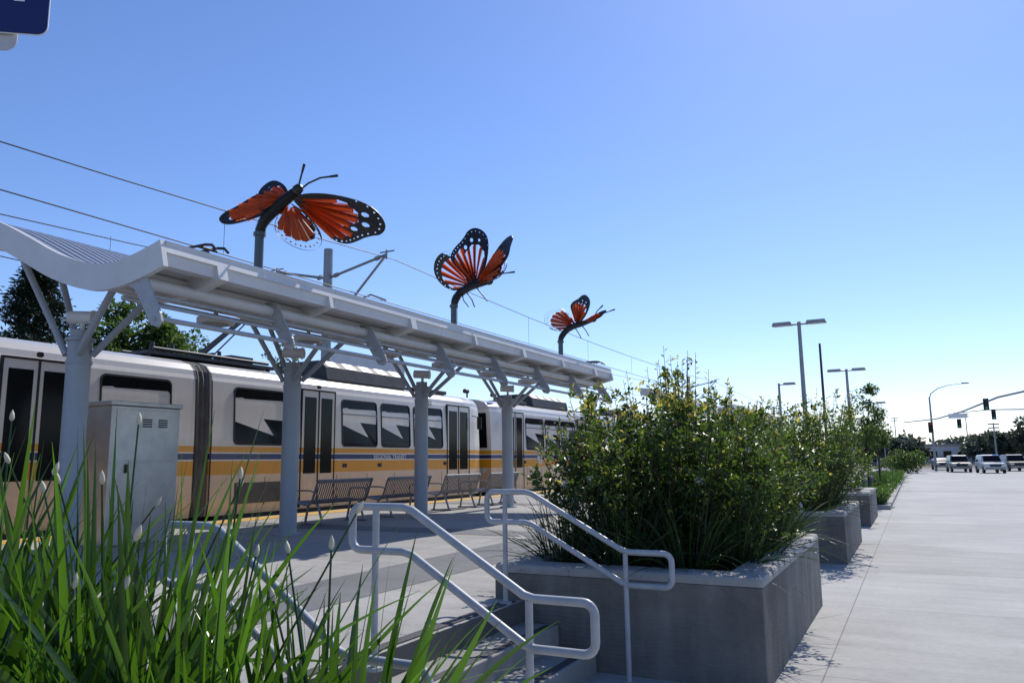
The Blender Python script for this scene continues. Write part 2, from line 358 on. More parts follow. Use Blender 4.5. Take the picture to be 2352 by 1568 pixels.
for j in range(ny):
    for i in range(K-1): a=j*K+i; fs.append((a,a+1,a+K+1,a+K))
B().add(vs,fs).obj('roof_sheet',m_canr,can,base=base,fix=False)
y=Y0+0.061; seg=(Y1-Y0-0.122)/5
for k in range(5):
    B().prism([(-6.84,4.0),(-6.96,4.03),(-7.02,4.01),(-7.02,3.74),(-6.87,3.74)],'y',y+0.004,y+seg-0.004).obj('front_fascia',m_can,can,base=base); y+=seg
B().prism([(-10.97,4.95),(-11.06,4.95),(-11.06,4.63),(-10.97,4.63)],'y',Y0+.061,Y1-.061).obj('rear_fascia',m_can,can,base=base)
for y in CY+[7.9,11.8,15.7]:
    w=0.07 if y in CY else 0.035
    strip(B(),prof,-0.29,-0.131,y-w,y+w).obj('roof_beam',m_can,can,base=base)
for x in (7,12,17,22,27,33,38,42):
    p=off(prof,-0.2)[x]; B().box(p[0]-.03,p[0]+.03,Y0+.07,Y1-.07,p[1]-.06,p[1]+.06).obj('purlin',m_can,can,base=base)
for y in (7.2,9.0,11.0,12.9,14.8,16.7):
    d=B(); d.tube([(-8.2,y,3.52),(-8.2,y,3.60)],0.24,28); d.tube([(-8.2,y,3.505),(-8.2,y,3.53)],0.17,28,mi=1); d.tube([(-8.2,y,3.6),(-8.2,y,3.8)],0.03,8); d.obj('ceiling_light',[m_can,m_galv],can,base=base)
B().tube([(-7.22,Y0+.1,3.60),(-7.22,Y1-.1,3.60)],0.065,14).obj('gutter_pipe',m_can,can,base=base)
for x,z,r in ((-6.90,3.17,.028),(-7.02,3.33,.018),(-7.12,3.45,.018),(-7.55,3.47,.028)):
    B().tube([(x,Y0+.1,z),(x,Y1-.1,z)],r,10).obj('louvre_tube',m_pipe,can,base=base)
for k in range(8):
    yy=Y0+0.04+k*1.93
    q=B().prism([(-7.42,3.74),(-7.12,3.70),(-6.98,3.45),(-6.83,3.22),(-6.80,3.13),(-6.86,3.07),(-6.96,3.10),(-7.14,3.36),(-7.26,3.52),(-7.42,3.60)],'y',yy-.014,yy+.014)
    for (x,z) in ((-7.2,3.62),(-6.9,3.16)): q.tube([(x,yy-.03,z),(x,yy+.03,z)],0.018,8)
    q.obj('bracket',m_pipe,can,base=base)
for cy in CY:
    c=B(); c.tube([(CX,cy,0.5),(CX,cy,3.22)],0.142,28); c.tube([(CX,cy,3.22),(CX,cy,3.26)],0.175,28); c.tube([(CX,cy,2.93),(CX,cy,2.97)],0.155,28); c.tube([(CX,cy,3.26),(CX,cy,3.36)],0.12,20)
    c.tube([(CX,cy,0.5),(CX,cy,0.53)],0.21,28)
    colm=c.obj('column',m_col,can,base=base)
    for (dx,z1) in ((0.95,3.74),(-1.05,4.5)):
        for dy in (-0.16,0.16):
            q=B(); q.tube([(CX+(.12 if dx>0 else -.12),cy+dy*.6,3.05),(CX+dx,cy+dy*1.6,z1)],0.042,12)
            q.obj('brace',m_col,colm,base=base)
    q=B(); q.tube([(CX+.02,cy,3.36),(CX+.02,cy,3.46)],0.03,8); q.tube([(CX-.16,cy-.05,3.54),(CX+.14,cy+.05,3.52)],0.085,18); q.tube([(CX+.14,cy+.05,3.52),(CX+.17,cy+.06,3.52)],0.095,18)
    q.obj('floodlight',m_can,colm,base=base)
copy_thing(can,(CX,CY[0]+29,0.5))
# ------------------------------------------------------------------ tram
def tram():
    XN=-13.3; XF=-15.98; yc=11.5; base=((XN+XF)/2,yc,0.30)
    t=thing('light_rail_train',base,'white light rail train with yellow and blue stripes, dusty, bounce-tinted below','train','light rail trains')
    cx=(XN+XF)/2
    def sec(s=1.0,dz=0):
        h=1.34*s
        P=[(h-.05,0.58),(h-.0,0.9),(h,1.6),(h,2.2),(h-.03,3.0),(h-.06,3.45),(h-.12,3.64),(h-.26,3.78),(h-.55,3.88),(h-.9,3.93)]
        return [(cx+x,z+dz) for x,z in P]+[(cx-x,z+dz) for x,z in P[::-1]]
    m_tan=mat('emblem_tan',(0.42,0.30,0.16),0.5)
    for sg in (1,-1):
        b=B(); st=[(0.19,1.0),(10.9,1.0),(11.5,0.965),(11.95,0.90)]; rings=[]
        for d,s in st: rings.append([(x,yc+sg*d,z) for x,z in sec(s)])
        n=len(rings[0]); vs=sum(rings,[])
        fs=[]
        for i in range(len(rings)-1):
            for j in range(n): fs.append((i*n+j,i*n+(j+1)%n,(i+1)*n+(j+1)%n,(i+1)*n+j))
        b.add(vs,fs,0,False); b.add(rings[0],[tuple(range(n))]); b.add(rings[-1],[tuple(range(n))])
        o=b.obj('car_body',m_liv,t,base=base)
        q=B(); y=yc+sg*11.96
        q.prism([(cx-1.05,2.15),(cx+1.05,2.15),(cx+1.0,3.4),(cx-1.0,3.4)],'y',y,y+sg*0.02); q.obj('windscreen',m_glass,t,base=base)
        q=B(); q.prism([(cx-.6,3.45),(cx+.6,3.45),(cx+.55,3.68),(cx-.55,3.68)],'y',y,y+sg*0.03); q.obj('destination_display',m_black,t,base=base)
        for dx in (-.85,.85):
            q=B(); q.tube([(cx+dx,y,1.35),(cx+dx,y+sg*.04,1.35)],0.10,16); q.obj('headlight',m_lens,t,base=base)
        q=B(); q.tube([(cx,y-sg*.2,0.75),(cx,y+sg*.42,0.75)],0.09,10); q.box(cx-.2,cx+.2,min(y+sg*.35,y+sg*.45),max(y+sg*.35,y+sg*.45),.6,.9); q.obj('coupler',m_dark,t,base=base)
        q=B(); q.tube([(XN,yc+sg*11.2,3.2),(XN+.22,yc+sg*11.35,3.15)],.015,6); q.box(XN+.14,XN+.30,yc+sg*11.35-.03,yc+sg*11.35+.03,2.75,3.15); q.obj('mirror',m_black,t,base=base)
        for d in (8.6,):
            q=B()
            for dy in (-.95,.95):
                for dx in (-.72,.72): q.tube([(cx+dx-.06,yc+sg*d+dy,0.66),(cx+dx+.06,yc+sg*d+dy,0.66)],0.34,20)
            q.box(cx-.85,cx+.85,yc+sg*d-1.3,yc+sg*d+1.3,0.5,0.7); q.obj('bogie',m_dark,t,base=base)
        q=B(); q.box(cx-1.2,cx+1.2,min(yc+sg*.5,yc+sg*11.3),max(yc+sg*.5,yc+sg*11.3),.42,.60); q.obj('underframe',m_dark,t,base=base)
        def panel(a,b_,za,zb,name,side,mt=None,prou=0.012,r=0.09):
            sx=1 if side>0 else -1
            def xat(z,out): 
                h=1.34 if z<2.2 else 1.34-0.03*(z-2.2)/0.8 if z<3.0 else 1.31-0.03*(z-3)/0.45
                return cx+sx*(h+out)
            def rr(a,b_,za,zb,r):
                pts=[]
                for (cy_,cz_,a0) in ((b_-r,zb-r,0),(a+r,zb-r,90),(a+r,za+r,180),(b_-r,za+r,270)):
                    for k in range(5): an=math.radians(a0+22.5*k); pts.append((cy_+r*math.cos(an),cz_+r*math.sin(an)))
                return pts
            ya,yb=sorted((yc+sg*a,yc+sg*b_))
            O=rr(ya-.035,yb+.035,za-.035,zb+.035,r+.03); I=rr(ya,yb,za,zb,r); n=len(O)
            w=B(); vs=[(xat(z,prou+.01),y,z) for y,z in O]+[(xat(z,prou+.01),y,z) for y,z in I]+[(xat(z,-.03),y,z) for y,z in O]+[(xat(z,0.004),y,z) for y,z in I]
            fs=[]
            for i in range(n):
                j=(i+1)%n; fs+=[(i,j,n+j,n+i),(i,2*n+i,2*n+j,j),(n+i,n+j,3*n+j,3*n+i)]
            w.add(vs,fs,1); w.add([vs[3*n+i] for i in range(n)],[tuple(range(n))],0)
            return w.obj(name,[mt or m_glass,m_black],t,base=base)
        def door(a,b_,side):
            sx=1 if side>0 else -1
            ya,yb=sorted((yc+sg*a,yc+sg*b_))
            d=B(); x=lambda o:cx+sx*(1.34+o)
            xa,xb=sorted((x(-.06),x(.006)))
            d.box(xa,xb,ya,yb,0.62,3.46,0)
            xa,xb=sorted((x(-.05),x(.022)))
            for (p,q_) in ((ya-.025,ya),(yb,yb+.025)): d.box(xa,xb,p,q_,0.62,3.5,1)
            d.box(xa,xb,ya-.025,yb+.025,3.461,3.5,1)
            ym=(ya+yb)/2
            d.box(xa,xb,ym-.018,ym+.018,0.62,3.459,1)
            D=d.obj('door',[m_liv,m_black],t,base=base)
            hw=(yb-ya)/2
            for k in (0,1):
                p,q_=(ya+k*hw+.09,ya+k*hw+hw-.09)
                w=B(); xa2,xb2=sorted((x(.0),x(.014))); w.box(xa2,xb2,p,q_,1.42,3.3,0); w.obj('window',m_glass,D,base=base,bevel=0.004)
        for side in (1,-1):
            sx=1 if side>0 else -1
            panel(0.85,2.35,2.12,3.34,'window',side)
            door(2.95,4.15,side)
            for (a,b_) in ((4.5,5.95),(6.2,7.55),(7.8,9.35)):
                panel(a,b_,2.12,3.30,'window',side)
                q=B(); xa,xb=sorted((cx+sx*1.325,cx+sx*1.345)); ya,yb=sorted((yc+sg*a,yc+sg*b_)); q.box(xa,xb,ya,yb,2.93,2.96); q.obj('window_bar',m_bench,t,base=base)
            door(9.65,11.0,side)
            g=B()
            for kz in range(9):
                xa,xb=sorted((cx+sx*1.32,cx+sx*1.352)); ya,yb=sorted((yc+sg*0.9,yc+sg*2.3)); z=0.82+kz*.05; g.box(xa,xb,ya,yb,z,z+.02)
            xa,xb=sorted((cx+sx*1.30,cx+sx*1.343)); g.box(xa,xb,ya,yb,.80,1.26)
            g.obj('grille',m_bell,t,base=base)
            q=B(); x=cx+sx*1.31; q.tube([(x,yc+sg*3.55,3.58),(x+sx*.06,yc+sg*3.55,3.57)],0.05,10); q.obj('marker_lamp',m_black,t,base=base)
            for yy,zz in ((4.6,1.6),(6.1,1.6),(9.5,1.62)):
                xa,xb=sorted((cx+sx*1.335,cx+sx*1.346)); B().box(xa,xb,yc+sg*yy-.09,yc+sg*yy+.09,zz-.05,zz+.05).obj('small_notice',m_black,t,base=base)
            for k in range(8):
                yy=yc+sg*(1.2+k*1.25+.6); xa,xb=sorted((cx+sx*1.33,cx+sx*1.3435)); 
                if 2.9<abs(yy-yc)<4.2 or abs(yy-yc)>9.5: continue
                B().box(xa,xb,yy-.008,yy+.008,.75,1.38).obj('skirt_seam',m_bell,t,base=base)
        a0,a1=sorted((yc+sg*4.3,yc+sg*7.9))
        q=B(); q.prism([(cx-.95,3.86),(cx+.95,3.86),(cx+.88,4.22),(cx+.65,4.40),(cx-.65,4.40),(cx-.88,4.22)],'y',a0,a1)
        q.obj('roof_unit',m_roofeq,t,base=base,bevel=0.02)
        for k in range(5):
            yy=a0+.35+k*(a1-a0-.7)/4
            B().add([(cx+.885,yy-.22,4.225),(cx+.885,yy+.22,4.225),(cx+.67,yy+.22,4.40),(cx+.67,yy-.22,4.40)],[(0,1,2,3)]).obj('vent',m_galv,t,base=base)
        q=B(); q.box(cx-.9,cx+.9,min(yc+sg*8.4,yc+sg*10.3),max(yc+sg*8.4,yc+sg*10.3),3.88,3.99); q.obj('roof_box',m_roofeq,t,base=base,bevel=.02)
        q=B(); yy=yc+sg*11.4; q.tube([(XN-.3,yy,3.85),(XN-.3,yy,4.05)],.03,8); q.tube([(XN-.35,yy-.08,4.08),(XN-.35,yy+.12,4.08)],.08,12); q.obj('roof_horn',m_dark,t,base=base)
    b=B()
    for k in range(6):
        y=yc-.195+k*.065; s=0.985 if k%2 else 0.955; s2=0.985 if (k+1)%2 else 0.955
        r1=[(x,y,z) for x,z in sec(s)]; r2=[(x,y+.065,z) for x,z in sec(s2)]; n=len(r1)
        b.add(r1+r2,[(j,(j+1)%n,(j+1)%n+n,j+n) for j in range(n)])
    b.obj('bellows',m_bell,t,base=base)
    for y in (yc-.21,yc+.21):
        b=B(); r1=[(x,y-.02,z) for x,z in sec(1.004,0)]; r2=[(x,y+.02,z) for x,z in sec(1.004,0)]; n=len(r1)
        b.add(r1+r2,[(j,(j+1)%n,(j+1)%n+n,j+n) for j in range(n)])
        b.obj('bellows_frame',m_black,t,base=base)
    b=B(); yb=yc+0.9
    b.box(cx-.6,cx+.6,yc-.9,yc+2.8,3.98,4.05)
    for dx in (-.5,.5):
        for dy in (-.8,2.6): b.tube([(cx+dx,yc+dy,3.88),(cx+dx,yc+dy,4.0)],.05,8)
        b.tube([(cx+dx,yc-.7,4.12),(cx+dx,yc+2.6,4.12)],.04,8)
    b.tube([(cx-.5,yb,4.15),(cx+.5,yb,4.15)],.06,10)
    b.box(cx-.3,cx+.3,yc+1.6,yc+2.3,4.05,4.25)
    for dy in (-.6,-.1,1.2): b.tube([(cx+.35,yc+dy,4.05),(cx+.35,yc+dy,4.28)],[.07,.04],8)
    b.obj('pantograph_frame',m_dark,t,base=base)
    b=B()
    b.tube([(cx,yb,4.15),(cx,yc+2.4,5.4)],[.07,.055],10)
    for dx in (-.3,.3): b.tube([(cx+dx*.6,yc+2.4,5.4),(cx+dx,yc+.75,6.60)],.03,8)
    b.tube([(cx-.35,yc+2.4,5.4),(cx+.35,yc+2.4,5.4)],.03,8)
    b.tube([(cx,yb+.35,4.15),(cx,yc+2.45,5.3)],.018,6)
    for dy in (-.18,.18):
        b.tube([(cx-.85,yc+.7+dy,6.52),(cx-.72,yc+.7+dy,6.64),(cx-.5,yc+.7+dy,6.68),(cx+.5,yc+.7+dy,6.68),(cx+.72,yc+.7+dy,6.64),(cx+.85,yc+.7+dy,6.52)],.034,8)
    for dx in (-.4,.4): b.tube([(cx+dx,yc+.45,6.63),(cx+dx,yc+.95,6.63)],.025,6)
    b.obj('pantograph',m_dark,t,base=base)
    rot=(math.pi/2,0,math.pi/2); xw=1.345
    text_mesh('REGIONAL TRANSIT',0.17,'lettering',m_white,t,(xw,6.6,1.52),rot,.003)
    text_mesh('REGIONAL TRANSIT',0.17,'lettering',m_white,t,(xw,-6.6,1.52),rot,.003)
    text_mesh('123',0.22,'fleet_number',m_dark,t,(1.31,8.6,3.17),rot,.004)
    for s in (1,-1):
        q=B(); q.tube([(XN+.002,yc+s*8.15,1.80),(XN+.006,yc+s*8.15,1.80)],.27,32); q.obj('emblem_disc',m_white,t,base=base)
        q=B(); yy=yc+s*8.15
        q.box(XN+.007,XN+.012,yy-.15,yy+.15,1.90,1.96); q.box(XN+.007,XN+.012,yy-.035,yy+.035,1.62,1.90)
        q.tube([(XN+.008,yy+.235*math.cos(a*math.pi/16),1.80+.235*math.sin(a*math.pi/16)) for a in range(32)],.012,6,closed=True)
        q.obj('emblem',m_tan,t,base=base)
    return t
tr=tram()
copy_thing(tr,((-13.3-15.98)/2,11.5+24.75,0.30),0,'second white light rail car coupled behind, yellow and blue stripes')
# ------------------------------------------------------------------ ticket cabinet
t=thing('ticket_machine',(-10.8,8.0,0.5),'tall stainless steel ticket machine cabinet with two small vents','ticket machine')
bs=(-10.8,8.0,0.5)
B().box(-11.15,-10.5,7.4,8.6,0.5,2.55).obj('cabinet',m_steel,t,base=bs,bevel=.01)
B().box(-11.18,-10.47,7.37,8.63,2.551,2.62).obj('lid',m_steel,t,base=bs,bevel=.01)
B().box(-10.5,-10.49,7.48,8.52,0.8,1.7).obj('panel',m_steel,t,base=bs,bevel=.004); B().box(-10.5,-10.49,7.48,8.52,1.73,2.5).obj('panel',m_steel,t,base=bs,bevel=.004)
for y in (7.92,8.2):
    q=B()
    for k in range(4): q.box(-10.49,-10.484,y,y+.16,2.24+k*.035,2.26+k*.035)
    q.obj('vent',m_black,t,base=bs)
q=B().box(-10.489,-10.46,7.66,7.70,1.55,1.68); q.obj('handle',m_dark,t,base=bs)
# ------------------------------------------------------------------ benches
def bench():
    t=thing('platform_bench',(-10.2,12.2,0.5),'slatted grey steel bench with curved back on the platform','bench','platform benches')
    bs=(-10.2,12.2,0.5); L=0.82
    pr=catmull([(-.46,.40),(-.42,.44),(-.30,.43),(-.08,.40),(.02,.44),(.08,.58),(.16,.80),(.19,.84)],4)
    s=B(); ns=27
    for i in range(ns):
        y=-L+.02+i*(2*L-.04)/(ns-1)
        s.tube([(bs[0]+x,bs[1]+y,bs[2]+z) for x,z in pr if z<=.45 and x<.03],.012,5)
    s.obj('seat',m_bench,t,base=bs)
    s=B()
    for i in range(ns):
        y=-L+.02+i*(2*L-.04)/(ns-1)
        s.tube([(bs[0]+x,bs[1]+y,bs[2]+z) for x,z in pr if x>=-.01],.012,5)
    for q in (-1,-5): s.tube([(bs[0]+pr[q][0],bs[1]-L,bs[2]+pr[q][1]),(bs[0]+pr[q][0],bs[1]+L,bs[2]+pr[q][1])],.018,8)
    s.obj('backrest',m_bench,t,base=bs)
    for y in (-L,L):
        s=B(); s.tube([(bs[0]+x,bs[1]+y,bs[2]+z-.015) for x,z in pr],.022,8); s.obj('side_frame',m_bench,t,base=bs)
    for y in (-.62,.62):
        s=B(); s.tube([(bs[0]-.3,bs[1]+y,bs[2]+.02),(bs[0]-.22,bs[1]+y,bs[2]+.4)],.024,8); s.tube([(bs[0]+.14,bs[1]+y,bs[2]+.02),(bs[0]+.0,bs[1]+y,bs[2]+.4)],.024,8); s.tube([(bs[0]-.36,bs[1]+y,bs[2]+.015),(bs[0]+.2,bs[1]+y,bs[2]+.015)],.022,8); s.obj('leg',m_bench,t,base=bs)
    for y in (-L,L):
        s=B(); s.tube([(bs[0]+x,bs[1]+y,bs[2]+z) for x,z in ((-.42,.44),(-.42,.6),(-.36,.65),(-.02,.65),(.09,.62))],.016,8); s.obj('armrest',m_bench,t,base=bs)
    return t
be=bench()
for y in (14.4,16.7,18.9): copy_thing(be,(-10.2,y,0.5))
# ------------------------------------------------------------------ wires and mast
def wire(pts,r=.014):
    o=B().tube(pts,r,6).obj('overhead_wire',m_dark,fix=False); tag(o,'thin dark overhead tram wire strung between masts','overhead wire','overhead wires')
def sag(x,y0,z0,y1,z1,s,n=14): return [(x,y0+(y1-y0)*k/n,z0+(z1-z0)*k/n-s*4*(k/n)*(1-k/n)) for k in range(n+1)]
wire(sag(-14.65,-26,8.2,20,8.25,0.75)+sag(-14.65,20,8.25,66,8.2,.45)[1:]+sag(-14.65,66,8.2,112,8.2,.45)[1:])
wire([(-14.65,-26,6.72),(-14.65,20,6.75),(-14.65,66,6.75),(-14.65,112,6.75)])
wire(sag(-19,-26,7.9,20,8.15,.65)+sag(-19,20,8.15,66,8.2,.45)[1:]+sag(-19,66,8.2,112,8.2,.45)[1:])
wire([(-19,-26,6.6),(-19,20,6.65),(-19,66,6.7),(-19,112,6.7)])
for x in (-14.65,-19):
    for y in (13,24,30,37,44,52):
        z=8.25-(.45*4*((y-20)/46)*(1-(y-20)/46) if y>20 else .75*4*((y+26)/46)*(1-(y+26)/46))
        wire([(x,y,6.75),(x,y,z)],.006)
def mast(y):
    bs=(-16.9,y,0.1); t=thing('catenary_mast',bs,'grey steel catenary mast with two bracket arms over the tracks','catenary mast','catenary masts')
    B().tube([(-16.9,y,.1),(-16.9,y,8.75)],[.18,.15],16).obj('mast',m_galv,t,base=bs)
    for s,xe in ((1,-14.5),(-1,-19.2)):
        q=B(); q.tube([(-16.9,y,7.75),(xe,y,8.25)],.045,8); q.tube([(-16.9+s*.1,y,7.3),(xe,y,7.98)],.03,8) if s<0 else q.tube([(xe-1.4,y,6.9),(xe,y,8.25)],.04,8)
        q.tube([(xe,y,8.1),(xe,y,8.4)],.03,8); q.tube([(xe-.25,y,8.34),(xe+.3,y,8.34)],.025,8)
        q.tube([(-16.9,y,6.6),(xe-s*.6,y,7.0),(xe,y,6.75)],.03,8)
        for p in (.15,.85):
            c=Vector((-16.9,y,7.75)).lerp(Vector((xe,y,8.25)),p); q.tube([c-Vector((.08,0,.017)),c+Vector((.08,0,.017))],.075,8)
        q.obj('bracket_arm',m_galv,t,base=bs)
    return t
ma=mast(19.4)
for y in (66,-26,112): copy_thing(ma,(-16.9,y,.1))
# ------------------------------------------------------------------ butterflies
FW=[(0,0.02),(.12,.10),(.35,.17),(.6,.20),(.8,.19),(.93,.13),(1.0,.03),(1.0,-.06),(.94,-.14),(.86,-.18),(.76,-.24),(.66,-.32),(.55,-.38),(.42,-.38),(.28,-.28),(.12,-.14),(0,-.04)]
HW=[(0,.04),(.18,.16),(.42,.24),(.66,.25),(.86,.17),(.98,.02),(1.0,-.16),(.95,-.32),(.84,-.46),(.68,-.56),(.52,-.58),(.36,-.50),(.2,-.34),(.07,-.16),(0,-.04)]
def smooth_closed(P,n=3):
    out=[];k=len(P)
    for i in range(k):
        p0,p1,p2,p3=P[i-1],P[i],P[(i+1)%k],P[(i+2)%k]
        for j in range(n):
            t=j/n; out.append(tuple(0.5*((2*b)+(-a+c)*t+(2*a-5*b+4*c-d)*t*t+(-a+3*b-3*c+d)*t**3) for a,b,c,d in zip(p0,p1,p2,p3)))
    return out
def rayR(P,an,o=(0.0,0.0)):
    dx,dy=math.cos(an),math.sin(an); best=0
    for i in range(len(P)):
        ax,ay=P[i][0]-o[0],P[i][1]-o[1]; bx,by=P[(i+1)%len(P)][0]-o[0],P[(i+1)%len(P)][1]-o[1]
        ex,ey=bx-ax,by-ay; den=dx*ey-dy*ex
        if abs(den)<1e-9: continue
        t=(ax*ey-ay*ex)/den; u=(ax*dy-ay*dx)/den
        if -1e-6<=u<=1+1e-6 and t>best: best=t
    return best
def wing(kind,O,L,Wv,parent,base,openness=0.5,sd=0,full=False):
    P=smooth_closed(FW if kind=='fore' else HW); rg=random.Random(sd)
    O=Vector(O);L=Vector(L);Wv=Vector(Wv); nn=L.cross(Wv).normalized()
    ro_=(-0.03,0.0)
    a0,a1=(0.29,-0.76) if kind=='fore' else (0.62,-1.08)
    ns=7 if kind=='fore' else 8
    holes=[];blades=[]
    rin=.15
    def pt(an,r): return (ro_[0]+math.cos(an)*r,ro_[1]+math.sin(an)*r)
    for k in range(ns):
        t0=a0+(a1-a0)*(k+.07)/ns; t1=a0+(a1-a0)*(k+.93)/ns; tm=(t0+t1)/2
        rr=rayR(P,tm,ro_)
        rout=(.70 if rr>.85 and not full else .86) if kind=='fore' else .80
        if rr<.3: continue
        ri=rin*(1+.3*((k*7)%3-1)); 
        r0=min(rayR(P,t0,ro_),rr*1.06)*rout; r1=min(rayR(P,t1,ro_),rr*1.06)*rout
        loop=[pt(t0,ri*1.1+.02)]
        for q in range(1,5): loop.append(pt(t0,ri+(r0-ri)*q/4))
        loop.append(pt(tm,rr*rout*1.03))
        for q in range(4,0,-1): loop.append(pt(t1,ri+(r1-ri)*q/4))
        loop.append(pt(t1,ri*1.1+.02)); holes.append(loop)
        blades.append((t0,t1,ri,r0,r1,k))
    nd=16 if kind=='fore' else 18
    for ring,(fr,rad) in enumerate(((.945 if kind=='fore' else .92,.012 if kind=='fore' else .017),(.80,.03))):
        for k in range(nd if ring==0 else 7):
            an=a0+(a1-a0)*(k+.5)/(nd if ring==0 else 7)
            rr=rayR(P,an,ro_)
            if rr<.35: continue
            if ring and (kind=='hind' or rr<.87 or full): continue
            c=pt(an,rr*fr); ra=rad*rg.uniform(.8,1.2)
            holes.append([(c[0]+ra*(1.3 if ring else 1)*math.cos(j*math.pi/4),c[1]+ra*.8*math.sin(j*math.pi/4)) for j in range(8)])
    loops=[P]+holes
    flat=[p for l in loops for p in l]
    tris=tessellate_polygon([[Vector((p[0],p[1],0)) for p in l] for l in loops])
    def to3(p,h=0): 
        bend=0.10*(p[0]**2)
        return O+L*p[0]+Wv*p[1]+nn*h+nn*bend*L.length*0.6
    th_=0.010; n=len(flat); b=B()
    vs=[to3(p,th_) for p in flat]+[to3(p,-th_) for p in flat]
    fs=[tuple(t) for t in tris]+[tuple(i+n for i in t[::-1]) for t in tris]
    o0=0
    for l in loops:
        k=len(l)
        for i in range(k): a=o0+i;c=o0+(i+1)%k; fs.append((a,c,c+n,a+n))
        o0+=k
    b.add(vs,fs)
    w=b.obj('wing',m_blk2,parent,base=base)
    f=B()
    for (t0,t1,ri,r0,r1,k) in blades:
        m_=6
        for (ta,tb,ra,h0,h1) in ((t0,t0+(t1-t0)*openness,r0,.012,.055),(t1,t1-(t1-t0)*min(.5,openness*.6),r1,.012,.05)):
            pa=[]
            for q in range(m_+1):
                r=ri+(ra-ri)*q/m_
                wq=1-(.3*q/m_)
                pa.append((to3(pt(ta,r),h0),to3(pt(ta+(tb-ta)*wq,r),h1*L.length)))
            v=[x for ab in pa for x in ab]
            f.add(v,[(2*q,2*q+1,2*q+3,2*q+2) for q in range(m_)])
            f.add([Vector(x)-nn*h1*L.length for x in v],[(2*q,2*q+1,2*q+3,2*q+2) for q in range(m_)])
    f.obj('wing_panel',m_org,w,base=base,fix=False)
rx=Vector((math.cos(ps),math.sin(ps),0)); ux=Vector((0,0,1)); dx_=Vector((-math.sin(ps),math.cos(ps),0))
def butterfly(y,ztop,sc,body,ants,legs,wings,lab,seed):
    base=Vector((-7.9,y,3.85)); top=Vector((-7.9,y,ztop))
    t=thing('butterfly_sculpture',base,lab,'sculpture','butterfly sculptures')
    def w(o): return top+(rx*o[0]+ux*o[1]+dx_*(o[2] if len(o)>2 else 0))*sc
    q=B(); q.tube([base,top],.062*1.0,16); q.tube([base,base+Vector((0,0,.03))],.12,16); q.tube([top-Vector((0,0,.03)),top+Vector((0,0,.02))],.085,16); q.obj('pole',m_grn,t,base=base)
    bp=catmull([tuple(w(o)) for o in body],8)
    b=B(); n=len(bp); fine=[];fr=[]
    for i in range(n-1):
        for k in range(3):
            p=Vector(bp[i]).lerp(Vector(bp[i+1]),k/3); fine.append(p); j=i*3+k
            fr.append((.05+.028*math.sin(math.pi*(i/n)**.8))*(1.15 if j%2 else .85))
    b.tube(fine,fr,12); bo=b.obj('body',m_blk2,t,base=base)
    h=Vector(bp[-1]); dirh=(h-Vector(bp[-4])).normalized()
    b=B(); b.tube([h-dirh*.03,h+dirh*.02,h+dirh*.08,h+dirh*.12],[.05,.075,.065,.02],12); b.obj('head',m_blk2,t,base=base)
    for a in ants:
        pts=[w(o) for o in a]; b=B(); b.tube(pts,.013,6); e=pts[-1]; d=(e-pts[-2]).normalized(); b.tube([e-d*.12,e],[.016,.02],6); b.obj('antenna',m_blk2,t,base=base)
    for a in legs: B().tube([w(o) for o in a],.012,6).obj('leg',m_blk2,t,base=base)
    for i,wg in enumerate(wings):
        k,O,L,Wv,op=wg[:5]
        def vec(o): return (rx*o[0]+ux*o[1]+dx_*(o[2] if len(o)>2 else 0))*sc
        wing(k,w(O),vec(L),vec(Wv),t,base,op,seed+i,len(wg)>5)
butterfly(7.63,4.84,.00594,
  [(2,-6,0),(2,14,0),(16,38,-5),(38,57,-12),(62,74,-20),(84,88,-28),(92,93,-32)],
  [[(96,96,-34),(104,122,-40),(114,153,-48)],[(98,92,-34),(125,105,-50),(155,114,-60),(198,115,-70)]],
  [],
  [('fore',(88,76,-26),(204,-46,50),(12,165,-110),.8),
   ('hind',(74,66,-20),(60,-98,40),(128,-2,-40),.8),
   ('fore',(68,72,-22),(-164,-34,40),(-18,-120,-40),1.0,1),
   ('fore',(70,82,-22),(-78,42,40),(72,130,40),.9)],
  'large orange and black butterfly sculpture with spread wings on a pole',11)
butterfly(12.8,4.72,.00844,
  [(1,-6,0),(2,10,0),(10,26,0),(26,38,-4),(48,47,-8),(68,52,-12),(80,54,-14)],
  [[(82,56,-14),(115,72,-20),(145,74,-26)],[(82,54,-14),(100,66,-30),(118,70,-44)]],
  [[(54,42,-8),(68,22,-20),(80,5,-26)],[(30,32,-4),(44,10,-20),(50,-8,-24)],[(20,28,0),(24,10,-14),(36,-6,-18)]],
  [('hind',(44,46,0),(-92,46,30),(-12,-105,20),.5),
   ('fore',(50,52,0),(4,150,30),(150,14,50),.35),
   ('fore',(62,56,-10),(80,90,-50),(-62,36,130),.8),
   ('hind',(60,54,-10),(64,40,-50),(-30,50,100),.95)],
  'orange and black butterfly sculpture with raised wings on a pole',31)
butterfly(18.05,4.70,.0111,
  [(0,-6,0),(1,8,0),(12,24,0),(28,34,-4),(46,39,-8),(62,44,-12),(74,48,-14)],
  [[(76,50,-14),(100,62,-20),(126,70,-26)],[(76,50,-14),(84,66,-30),(96,76,-44)]],
  [[(50,36,-8),(58,22,-20),(64,8,-26)],[(34,32,-4),(42,14,-20),(46,4,-24)]],
  [('hind',(36,36,0),(-70,16,30),(-6,-62,20),1.0),
   ('fore',(40,42,0),(28,72,20),(70,-22,50),.5),
   ('fore',(56,44,-10),(46,14,-50),(-20,16,60),.9)],
  'smallest orange and black butterfly sculpture, side-on on its pole',51)
